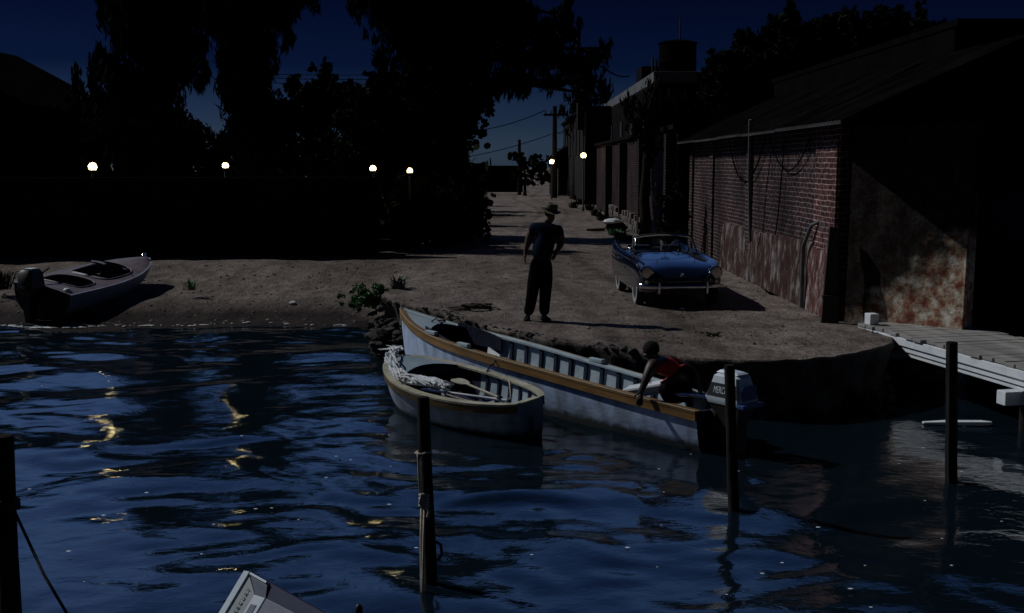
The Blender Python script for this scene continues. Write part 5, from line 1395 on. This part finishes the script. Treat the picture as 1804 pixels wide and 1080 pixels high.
MB().box((.315, 0, .70), (.02, .12, .05)).build('rear_badge', M['chrome'], cw_, bevel=.01)
MB().loft([[(x0, -w, z), (x1, -w, z), (x1, w, z), (x0, w, z)] for z, x0, x1, w in ((-.35, .08, .2, .025), (-.05, .04, .24, .05), (.3, .0, .26, .08), (.54, -.08, .26, .13))]).build('leg', M['black'], om, smooth=40)
MB().tube([(-.1, -.08, .8), (-.45, -.12, .95), (-.62, -.12, 1.02)], .02, 6).build('tiller', M['black'], om)
# ------------------------------------------------------------------ convertible car
M['car_blue'] = mat('car_blue', (.0045, .009, .023), (.006, .011, .027), 3, .17, spec=.5, coat=1.0)
M['tyre'] = mat('tyre', (.012, .012, .013), (.02, .02, .02), 20, .85, .2)
M['whitewall'] = mat('whitewall', (.26, .28, .29), (.34, .36, .37), 12, .6)
M['vinyl'] = mat('vinyl', (.012, .016, .03), (.02, .025, .045), 14, .55, .2)
M['lens'] = mat('lens', (.85, .78, .60), (.9, .84, .68), 30, .12, .1, 60, spec=.6)
car = thing('convertible_car', 'open blue two-seat convertible with tail fins and round headlights parked by the brick wall', 'car', (2.97, 19.12, QZ + .006), R(2.6))
ST = [  # y, half width, fender top, bonnet centre, bottom, bonnet edge drop
    (0.00, .50, .560, .545, .36), (.05, .655, .665, .585, .30), (.14, .715, .722, .640, .25), (.30, .742, .765, .705, .22), (.60, .756, .800, .775, .20), (1.0, .764, .820, .830, .19), (1.40, .768, .832, .872, .19),
    (1.7, .770, .835, .872, .19), (2.3, .770, .838, .865, .19), (2.8, .768, .852, .860, .19), (3.2, .758, .880, .835, .20), (3.6, .738, .915, .785, .22), (3.85, .71, .945, .70, .26), (3.94, .66, .90, .62, .34)]
secs = []
ys = [ST[0][0] + (ST[-1][0]) * i / 60 for i in range(61)]
fns = [smooth_interp([s[0] for s in ST], [s[j] for s in ST]) for j in range(1, 5)]
for y in ys:
    w, zs, zc, zb = [f_(y) for f_ in fns]
    fin = sm(2.6, 3.6, y)
    half = [(w * .80, zb), (w * .95, zb + .04), (w * .995, zb + .16), (w * 1.0, zb + (zs - zb) * .55), (w * .985, zb + (zs - zb) * .82), (w * (.955 - .01 * fin), zs - .025), (w * (.915 - .015 * fin), zs), (w * (.87 - .03 * fin), zs - .012 - .02 * fin),
            (w * .79, zs - .045 - .05 * fin), (w * .70, zs * .45 + zc * .55 - .02 - .04 * fin), (w * .5, zc - .012), (w * .25, zc - .003)]
    ring = [(x, y, z) for x, z in half] + [(0, y, zc)] + [(-x, y, z) for x, z in half[::-1]]
    secs.append(ring)
body = MB().loft(secs).build('body', M['car_blue'], car)
def cyl_x(x0, x1, y, z, r, n=28):
    return MB().lathe([(r, x0), (r, x1)], n, 0, Matrix.Translation((0, y, z)) @ Matrix.Rotation(R(90), 4, 'Y'))
WB = [(.62, .335), (2.80, .33)]
for y, rr_ in WB:
    for sx in (-1, 1):
        a, b = (.52, .95) if sx > 0 else (-.95, -.52)
        carve(body, cyl_x(a, b, y, .31, rr_))
rnd_rect = lambda cx, cy_, hx, hy, c: [(cx - hx + c, cy_ - hy), (cx + hx - c, cy_ - hy), (cx + hx, cy_ - hy + c), (cx + hx, cy_ + hy - c), (cx + hx - c, cy_ + hy), (cx - hx + c, cy_ + hy), (cx - hx, cy_ + hy - c), (cx - hx, cy_ - hy + c)]
carve(body, MB().prism(rnd_rect(0, 2.28, .60, .62, .12), .36, 1.3))
# low wide grille mouth
carve(body, MB().loft([[(x, -.2, z) for x, z in rnd_rect(0, .475, .40, .055, .045)], [(x, .16, z) for x, z in rnd_rect(0, .475, .38, .05, .045)]]))
body.data.polygons.foreach_set('use_smooth', [True] * len(body.data.polygons)); body.data.set_sharp_from_angle(angle=R(38))
mb = MB().box((0, .15, .475), (.78, .02, .11)); 
gr = mb.build('grille', M['black'], car)
MB().box((0, .06, .475), (.76, .015, .018)).build('grille_bar', M['iron'], gr)
MB().lathe([(.03, 0), (.034, .008), (.012, .016)], 14, 0, Matrix.Translation((0, .022, .605)) @ Matrix.Rotation(R(90), 4, 'X')).build('bonnet_badge', M['chrome'], car, smooth=40)
for sx in (-1, 1):
    x = sx * .605
    T = Matrix.Translation((x, .075, .628)) @ Matrix.Rotation(R(90), 4, 'X')
    hl = MB().lathe([(.118, -.16), (.118, .0), (.112, .03), (.098, .035)], 26, 0, T).build('headlight', M['car_blue'], car, smooth=40)
    MB().lathe([(.104, .030), (.102, .042), (.092, .044)], 26, 0, T, cap=False).build('ring', M['chrome'], hl, smooth=50)
    MB().lathe([(.092, .036), (.075, .050), (.04, .060), (.002, .063)], 26, 0, T).build('lens', M['lens'], hl, smooth=60)
    T2 = Matrix.Translation((sx * .60, .06, .455)) @ Matrix.Rotation(R(90), 4, 'X')
    MB().lathe([(.05, -.05), (.05, .0), (.035, .02), (.002, .03)], 16, 0, T2).build('side_lamp', M['lens'], car, smooth=50)
    MB().box((sx * .42, -.115, .365), (.036, .05, .20)).build('overrider', M['chrome'], car, smooth=40, bevel=.012)
    T3 = Matrix.Translation((sx * .66, 1.02, .84))
bsec = []
for i in range(33):
    u = i / 32 * 2 - 1; x = u * .74; y = -.085 + .17 * abs(u) ** 5
    bsec.append([(x, y, .345), (x, y - .02, .36), (x, y - .024, .385), (x, y - .02, .41), (x, y, .425), (x, y + .012, .385)])
MB().loft(bsec).build('bumper', M['chrome'], car, smooth=50)
MB().box((0, -.02, .30), (.9, .12, .10)).build('valance', M['black'], car)
for y, rr_ in WB:
    for sx in (-1, 1):
        wt = MB().lathe([(.19, -.075), (.285, -.078), (.305, -.055), (.31, 0), (.305, .055), (.285, .078), (.19, .075)], 30, 0, Matrix.Translation((sx * .655, y, .31)) @ Matrix.Rotation(R(90 * sx), 4, 'Y'))
        wh = wt.build('wheel', M['tyre'], car, smooth=40)
        T = Matrix.Translation((sx * .655, y, .31)) @ Matrix.Rotation(R(90 * sx), 4, 'Y')
        MB().lathe([(.282, .0775), (.284, .0815), (.205, .0815), (.203, .0765)], 30, 0, T, cap=False).build('whitewall', M['whitewall'], wh, smooth=40)
        MB().lathe([(.20, .055), (.198, .074), (.17, .068), (.09, .062), (.07, .085), (.03, .095), (.002, .097)], 26, 0, T).build('hubcap', M['chrome'], wh, smooth=40)
# cockpit
MB().box((0, 2.28, .38), (1.17, 1.21, .03)).build('floor', M['vinyl'], car)
MB().loft([[(x, 1.62, z), (x, 1.78, z - .02), (x, 1.80, z - .16), (x, 1.62, z - .2)] for x, z in [(-.59, .845), (-.3, .872), (0, .88), (.3, .872), (.59, .845)]]).build('dashboard', M['vinyl'], car, smooth=40)
for sx in (-1, 1):
    st_ = MB().box((sx * .29, 2.30, .50), (.46, .46, .16)).build('seat', M['vinyl'], car, bevel=.05)
    MB().loft([[(sx * .29 - w, y, z), (sx * .29 + w, y, z), (sx * .29 + w, y + .10, z), (sx * .29 - w, y + .10, z)] for w, y, z in ((.22, 2.48, .50), (.235, 2.55, .72), (.20, 2.60, .90), (.14, 2.615, .925))]).build('backrest', M['vinyl'], st_, bevel=.03)
    MB().loft([[(sx * (.745 - .004), 1.62, z), (sx * (.775), 1.62, z), (sx * .775, 1.64, z), (sx * .741, 1.64, z)] for z in (.56, .6)]).build('door_gap', M['black'], car)
    MB().tube([(sx * .775, 2.30, .70), (sx * .795, 2.32, .70), (sx * .795, 2.44, .70), (sx * .775, 2.46, .70)], .010, 6).build('door_handle', M['chrome'], car, smooth=50)
    MB().tube([(sx * .772, .95, .765), (sx * .780, 1.6, .775), (sx * .78, 2.6, .775), (sx * .765, 3.2, .80)], .007, 6).build('side_trim', M['chrome'], car, smooth=50)
    MB().lathe([(.03, -.06), (.036, 0), (.03, .03), (.002, .045)], 14, 0, Matrix.Translation((sx * .66, 3.94, .80)) @ Matrix.Rotation(R(-90), 4, 'X')).build('tail_lamp', mat('tail_red', (.25, .02, .02), rough=.3), car, smooth=50)
T = Matrix.Translation((.29, 1.86, .88)) @ Matrix.Rotation(R(-62), 4, 'X')
swp = [T @ Vector((.19 * math.cos(a), .19 * math.sin(a), 0)) for a in [2 * math.pi * i / 28 for i in range(29)]]
mb = MB().tube(swp, .012, 7, cap=False)
for a in (.3, math.pi - .3, -math.pi / 2): mb.tube([T @ Vector((0, 0, -.02)), T @ Vector((.19 * math.cos(a), .19 * math.sin(a), 0))], .010, 6)
mb.tube([T @ Vector((0, 0, -.02)), T @ Vector((0, 0, -.25))], .02, 8)
mb.build('steering_wheel', M['black'], car, smooth=60)
# windscreen: curved glass in a chrome frame
def wsp(u, v):
    x = u * (.62 - .06 * v); y = 1.46 + .20 * u * u + .30 * v; z = .862 - .05 * u * u + .335 * v * (1 - .06 * u * u)
    return Vector((x, y, z))
mb = MB(); mb.grid(lambda a, v: tuple(wsp(2 * a - 1, v)), 24, 8)
wsg = mb.build('windscreen', M['glass'], car, smooth=180); so = wsg.modifiers.new('s', 'SOLIDIFY'); so.thickness = .006
outl = [wsp(-1, v / 8) for v in range(9)] + [wsp(-1 + 2 * i / 24, 1) for i in range(1, 25)] + [wsp(1, 1 - v / 8) for v in range(1, 9)]
# round the upper corners
MB().tube(outl, .013, 8).build('screen_frame', M['iron'], wsg, smooth=60)
MB().tube([wsp(-1 + 2 * i / 24, 0) for i in range(25)], .010, 6).build('screen_base', M['vinyl'], wsg, smooth=60)
MB().tube([(0, 1.66, .90), (0, 1.68, 1.10)], .006, 6).build('mirror_stalk', M['chrome'], car)
MB().box((0, 1.675, 1.11), (.17, .02, .045)).build('mirror', M['black'], car, bevel=.012)
MB().tube([(-.69, 1.30, .83), (-.70, 1.31, .90)], .007, 6).build('wing_mirror_stalk', M['chrome'], car)
MB().lathe([(.002, -.035), (.035, -.02), (.048, 0), (.046, .01), (.002, .014)], 16, 0, Matrix.Translation((-.70, 1.31, .925)) @ Matrix.Rotation(R(-80), 4, 'X')).build('wing_mirror', M['chrome'], car, smooth=50)
MB().loft([[(x, 2.93 + .05 * (x / .5) ** 2, .86), (x, 3.12, .845), (x, 3.12, .868), (x, 2.93 + .05 * (x / .5) ** 2, .90)] for x in [-.5 + .1 * i for i in range(11)]]).build('folded_hood_cover', M['car_blue'], car, smooth=40)
for sx in (-1, 1): MB().lathe([(.012, 0), (.016, .02), (.002, .03)], 8, 0, Matrix.Translation((sx * .34, .62, .775))).build('washer_jet', M['chrome'], car)

# ------------------------------------------------------------------ people
def skin_body(name, joints, edges, m, parent, sub=2, origin=Vector((0, 0, 0)), root=None):
    names = list(joints); idx = {n: i for i, n in enumerate(names)}
    me = bpy.data.meshes.new(name)
    me.from_pydata([tuple(Vector(joints[n][0]) - origin) for n in names], [(idx[a], idx[b]) for a, b in edges], [])
    o = bpy.data.objects.new(name, me); COL.objects.link(o)
    s = o.modifiers.new('skin', 'SKIN'); s.use_smooth_shade = True; s.branch_smoothing = .6
    for n in names:
        d = me.skin_vertices[0].data[idx[n]]; r = joints[n][1]; r = [v * 1.2 for v in r] if isinstance(r, (tuple, list)) else r * 1.2; d.radius = (r if isinstance(r, (tuple, list)) else (r, r)); d.use_root = (n == (root or names[0]))
    su = o.modifiers.new('sub', 'SUBSURF'); su.levels = su.render_levels = sub
    bpy.context.view_layer.update(); bake_modifiers(o)
    o.data.materials.clear(); o.data.materials.append(m); o.parent = parent
    o.data.polygons.foreach_set('use_smooth', [True] * len(o.data.polygons))
    return o
def add_hand(J, E, wrist, side, wpos, fdir, across, palm, curl, key, size=1.0):
    """palm with five bent fingers; across points to the thumb side, palm is the inner-hand direction"""
    f_, a_, p_ = Vector(fdir).normalized(), Vector(across).normalized(), Vector(palm).normalized()
    w = Vector(wpos); pm = w + f_ * .055 * size
    J[key + 'palm'] = (pm, (.040 * size, .020 * size)); E.append((wrist, key + 'palm'))
    for i, (off, ln) in enumerate(((.030, .072), (.010, .082), (-.011, .076), (-.031, .060))):
        k0 = pm + a_ * off * size + f_ * .035 * size
        d1 = (f_ + p_ * curl * .5).normalized(); d2 = (f_ + p_ * curl * 1.6).normalized()
        J[f'{key}f{i}a'] = (k0, .0105 * size); J[f'{key}f{i}b'] = (k0 + d1 * ln * .5 * size, .0092 * size); J[f'{key}f{i}c'] = (k0 + d1 * ln * .5 * size + d2 * ln * .5 * size, .0075 * size)
        E += [(key + 'palm', f'{key}f{i}a'), (f'{key}f{i}a', f'{key}f{i}b'), (f'{key}f{i}b', f'{key}f{i}c')]
    t0 = w + f_ * .025 * size + a_ * .036 * size; t1 = t0 + (f_ * .6 + a_ * .7 + p_ * curl * .4).normalized() * .035 * size; t2 = t1 + (f_ + p_ * curl).normalized() * .03 * size
    J[key + 't0'] = (t0, .0125 * size); J[key + 't1'] = (t1, .0105 * size); J[key + 't2'] = (t2, .0085 * size)
    E += [(wrist, key + 't0'), (key + 't0', key + 't1'), (key + 't1', key + 't2')]
def add_head(J, E, neck, base, up, fwd, key='h'):
    """skull, jaw, nose and ears hung on the neck joint; base is the top of the neck"""
    u, f_ = Vector(up).normalized(), Vector(fwd).normalized(); s = u.cross(f_).normalized(); b = Vector(base)
    J[key + 'low'] = (b + u * .045 + f_ * .012, (.066, .072)); J[key + 'mid'] = (b + u * .115 + f_ * .008, (.076, .090)); J[key + 'top'] = (b + u * .175, (.066, .078))
    J[key + 'chin'] = (b + u * .022 + f_ * .066, (.034, .026)); J[key + 'nose'] = (b + u * .085 + f_ * .112, .014); J[key + 'brow'] = (b + u * .118 + f_ * .072, (.045, .022))
    E += [(neck, key + 'low'), (key + 'low', key + 'mid'), (key + 'mid', key + 'top'), (key + 'low', key + 'chin'), (key + 'mid', key + 'brow'), (key + 'brow', key + 'nose')]
    for q_, n in ((1, 'earl'), (-1, 'earr')):
        J[key + n] = (b + u * .09 + s * q_ * .083 - f_ * .012, (.012, .024)); E.append((key + 'mid', key + n))
M['skin'] = mat('skin', (.09, .052, .038), (.12, .07, .05), 20, .6, spec=.2)
M['skin_dark'] = mat('skin_dark', (.03, .018, .013), (.045, .027, .02), 20, .5, spec=.35)
M['shirt_blue'] = mat('shirt_blue', (.008, .011, .024), (.012, .016, .032), 5, .9, .3, 40, spec=0)
M['trouser_dark'] = mat('trouser_dark', (.006, .006, .008), (.010, .010, .012), 6, .9, .3, 50, spec=0)
M['straw'] = mat('straw', (.07, .065, .04), (.11, .10, .07), 40, .8, .3, 90)
M['shoe'] = mat('shoe', (.006, .006, .006), rough=.6, spec=.1)
M['red_shirt'] = mat('red_shirt', (.20, .009, .007), (.27, .014, .010), 5, .8, .3, 40, spec=.15)
M['hair'] = mat('hair', (.010, .009, .008), (.02, .016, .014), 30, .9, .8, 90, spec=.15)
def hair_cap(name, c, rad, parent):
    bm = bmesh.new(); bmesh.ops.create_icosphere(bm, subdivisions=4, radius=1)
    for v in bm.verts:
        v.co = v.co * (1 + .05 * noise.noise(v.co * 4) + .03 * noise.noise(v.co * 14)); v.co = Vector((v.co.x * rad[0], v.co.y * rad[1], v.co.z * rad[2])) + Vector(c)
    me = bpy.data.meshes.new(name); bm.to_mesh(me); bm.free()
    return link_mesh(name, me, M['hair'], parent, 180)
# standing man: joints measured from the photograph at his distance
YM = 17.62
def mp(px, py, dy=0.0): return at_y(px, py, YM + dy)
g0 = mp(944, 566); ORG = Vector((g0.x, YM, QZ + .005))
man = thing('person', 'standing man in a brimmed hat, short-sleeved shirt and dark trousers on the landing', 'person', ORG)
J, E = {}, []
def j(n, p, r): J[n] = (p, r)
def e(*ns):
    for a, b in zip(ns, ns[1:]): E.append((a, b))
Fl, Fr = mp(929, 562), mp(959, 562)
Fl.z = Fr.z = QZ + .085
j('pelvis', mp(953, 462), (.155, .11)); j('waist', mp(955, 440), (.15, .11)); j('chest', mp(961, 415, .02), (.165, .12)); j('upper', mp(964, 399, .02), (.13, .09)); j('neck', mp(968, 390, 0), .062)
j('hipl', mp(944, 468), (.10, .10)); j('kneel', mp(938, 515, -.03), .068); j('anklel', Fl, .045); j('heell', Fl + Vector((0, .03, -.045)), .04); j('toel', Fl + Vector((-.03, -.17, -.055)), (.045, .026))
j('hipr', mp(963, 468), (.10, .10)); j('kneer', mp(961, 515, -.04), .068); j('ankler', Fr, .045); j('heelr', Fr + Vector((0, .03, -.045)), .04); j('toer', Fr + Vector((.08, -.15, -.055)), (.045, .026))
j('shl', mp(940, 399, .02), .078); j('ell', mp(931, 424, .03), .052); j('wrl', mp(925, 446, -.02), .032)
j('shr', mp(985, 402, .0), .078); j('elr', mp(989, 428, -.02), .052); j('wrr', mp(981, 443, -.16), .032)
e('pelvis', 'waist', 'chest', 'upper', 'neck'); e('pelvis', 'hipl', 'kneel', 'anklel'); e('pelvis', 'hipr', 'kneer', 'ankler')
for n_ in ('heell', 'toel', 'heelr', 'toer'): J.pop(n_)
e('upper', 'shl', 'ell', 'wrl'); e('upper', 'shr', 'elr', 'wrr')
add_hand(J, E, 'wrl', 1, J['wrl'][0], (-.05, -.1, -1), (0, -1, -.1), (1, .1, 0), .35, 'L')
add_hand(J, E, 'wrr', 1, J['wrr'][0], (-.45, -.15, -.85), (-.5, -.6, .4), (-.6, .8, 0), .5, 'Rr')
hb = J['neck'][0] + Vector((.012, -.02, .045)); add_head(J, E, 'neck', hb, (.06, -.16, 1), (.62, -.75, -.12))
skin_body('body', J, E, M['skin'], man, 2, ORG)
JS, ES = {}, []
def js(n, p, r): JS[n] = (p, r)
js('hem', mp(954, 457), (.185, .135)); js('waist', mp(955, 447), (.205, .145)); js('belly', mp(957, 435), (.225, .16)); js('chest', mp(962, 416, .02), (.222, .165)); js('upper', mp(964, 402, .02), (.155, .11)); js('collar', mp(967, 393, .01), (.085, .08))
js('shl', mp(941, 400, .02), .094); js('sll', mp(934.5, 418, .03), .080); js('shr', mp(984, 403, 0), .094); js('slr', mp(988, 423, -.01), .080)
for a, b in (('hem', 'waist'), ('waist', 'belly'), ('belly', 'chest'), ('chest', 'upper'), ('upper', 'collar'), ('upper', 'shl'), ('shl', 'sll'), ('upper', 'shr'), ('shr', 'slr')): ES.append((a, b))
skin_body('shirt', JS, ES, M['shirt_blue'], man, 2, ORG)
JT, ET = {}, []
JT['pelvis'] = (mp(953, 459), (.182, .132)); JT['top'] = (mp(954.5, 446), (.165, .125)); JT['hipl'] = (mp(944.5, 470), .112); JT['thl'] = (mp(941.5, 492, -.02), .100); JT['knl'] = (mp(938, 515, -.03), .086); JT['shinl'] = (mp(934, 540, -.01), .078); JT['cufl'] = (Fl + Vector((0, 0, -.01)), .074)
JT['hipr'] = (mp(962.5, 470), .112); JT['thr'] = (mp(962, 492, -.03), .100); JT['knr'] = (mp(961, 515, -.04), .086); JT['shinr'] = (mp(959, 540, -.02), .078); JT['cufr'] = (Fr + Vector((0, 0, -.01)), .074)
ET = [('pelvis', 'top'), ('pelvis', 'hipl'), ('hipl', 'thl'), ('thl', 'knl'), ('knl', 'shinl'), ('shinl', 'cufl'), ('pelvis', 'hipr'), ('hipr', 'thr'), ('thr', 'knr'), ('knr', 'shinr'), ('shinr', 'cufr')]
skin_body('trousers', JT, ET, M['trouser_dark'], man, 2, ORG)
for F_, dx in ((Fl, (-.03, -.15)), (Fr, (.08, -.14))):
    h = F_ - ORG; d = Vector((dx[0], dx[1], 0)).normalized(); s = Vector((-d.y, d.x, 0)); secs = []
    for u, w, ht in ((-.085, .03, .045), (-.06, .042, .085), (.0, .045, .085), (.08, .050, .06), (.15, .046, .04), (.19, .025, .025)):
        c = h + d * u; z0 = -.002; secs.append([tuple(Vector((c.x, c.y, z0)) - s * w), tuple(Vector((c.x, c.y, z0)) + s * w), tuple(Vector((c.x, c.y, ht)) + s * w * .7), tuple(Vector((c.x, c.y, ht)) - s * w * .7)])
    MB().loft(secs).build('shoe', M['shoe'], man, smooth=60, bevel=.008)
up = Vector((.06, -.16, 1)).normalized()
Th = Matrix.Translation(hb + up * .135 - ORG) @ Vector((0, 0, 1)).rotation_difference((up + Vector((.16, -.05, 0))).normalized()).to_matrix().to_4x4()
prof = [(.098, -.012), (.10, .0), (.102, .05), (.094, .095), (.07, .115), (.03, .108), (.002, .104)]
hat = MB().lathe(prof, 24, 0, Th)
def brim(a, v):
    an = 2 * math.pi * a; r = .098 + .068 * v; return tuple(Th @ Vector((r * math.cos(an), r * 1.08 * math.sin(an), .0 + .020 * v * (abs(math.cos(an)) ** 2) * 1.4 - .018 * v)))
hat.grid(brim, 32, 4); ho = hat.build('hat', M['straw'], man, smooth=50)
MB().lathe([(.1025, .004), (.1045, .006), (.1045, .03), (.1025, .032)], 24, 0, Th, cap=False).build('hat_band', M['trouser_dark'], ho, smooth=40)
hair_cap('hair', hb + up * .10 - Vector((.62, -.75, 0)).normalized() * .022 - ORG, (.088, .092, .075), man)

# crouching person in the stern of the long boat
YB = 12.95
def bp(px, py, dy=0.0): return at_y(px, py, YB + dy)
pl = bp(1203, 684, .05); ORG2 = Vector((pl.x, pl.y, .1))
cr = thing('person', 'crouching person in a red shirt reaching down over the side of the long boat', 'person', ORG2)
J, E = {}, []
j('pelvis', bp(1217, 684, .10), (.14, .13)); j('waist', bp(1206, 670, .10), (.135, .115)); j('chest', bp(1186, 654, .08), (.15, .13)); j('upper', bp(1169, 643, .04), (.12, .10)); j('neck', bp(1157, 635, 0), .060)
j('shl', bp(1150, 641, -.16), .070); j('ell', bp(1138, 668, -.26), .046); j('wrl', bp(1129, 692, -.30), .030)
j('shr', bp(1181, 636, .24), .070); j('elr', bp(1221, 655, .16), .048); j('wrr', bp(1231, 680, .02), .032)
j('hipl', bp(1200, 694, -.06), .10); j('kneel', bp(1166, 684, -.14), .072); j('anklel', bp(1188, 712, -.10), .045); j('toel', bp(1172, 717, -.14), (.045, .028))
j('hipr', bp(1212, 694, .22), .10); j('kneer', bp(1180, 682, .30), .072); j('ankler', bp(1204, 704, .26), .045); j('toer', bp(1188, 707, .28), (.045, .028))
e('pelvis', 'waist', 'chest', 'upper', 'neck'); e('upper', 'shl', 'ell', 'wrl'); e('upper', 'shr', 'elr', 'wrr'); e('pelvis', 'hipl', 'kneel', 'anklel', 'toel'); e('pelvis', 'hipr', 'kneer', 'ankler', 'toer')
add_hand(J, E, 'wrl', 1, J['wrl'][0], (-.15, -.35, -.9), (-.8, .3, .2), (.1, .9, -.3), .5, 'L')
add_hand(J, E, 'wrr', 1, J['wrr'][0], (.35, -.1, -.9), (-.3, -.9, 0), (-.6, .2, -.5), .5, 'Rr')
hb2 = J['neck'][0] + Vector((-.035, -.02, .025)); hup, hf = Vector((-.42, -.10, .9)), Vector((-.75, -.35, -.5))
add_head(J, E, 'neck', hb2, hup, hf)
skin_body('body', J, E, M['skin_dark'], cr, 2, ORG2)
JS = {'waist': (bp(1210, 675, .10), (.165, .15)), 'chest': (bp(1188, 655, .08), (.185, .165)), 'upper': (bp(1170, 644, .04), (.145, .13)), 'collar': (bp(1161, 637, .01), .075),
      'shl': (bp(1152, 642, -.16), .086), 'sll': (bp(1146, 655, -.21), .072), 'shr': (bp(1182, 637, .24), .086), 'slr': (bp(1203, 645, .20), .072)}
skin_body('shirt', JS, [('waist', 'chest'), ('chest', 'upper'), ('upper', 'collar'), ('upper', 'shl'), ('shl', 'sll'), ('upper', 'shr'), ('shr', 'slr')], M['red_shirt'], cr, 2, ORG2)
JT = {'pelvis': (bp(1217, 685, .10), (.165, .15)), 'top': (bp(1211, 678, .10), (.15, .135)), 'hipl': (bp(1200, 694, -.06), .115), 'knl': (bp(1167, 685, -.14), .088), 'cufl': (bp(1186, 709, -.11), .066), 'hipr': (bp(1212, 694, .22), .115), 'knr': (bp(1181, 683, .30), .088), 'cufr': (bp(1202, 702, .26), .066)}
skin_body('trousers', JT, [('pelvis', 'top'), ('pelvis', 'hipl'), ('hipl', 'knl'), ('knl', 'cufl'), ('pelvis', 'hipr'), ('hipr', 'knr'), ('knr', 'cufr')], M['trouser_dark'], cr, 2, ORG2)
hu = hup.normalized(); hfn = hf.normalized()
hair_cap('hair', hb2 + hu * .125 - hfn * .018 - ORG2, (.100, .100, .096), cr)
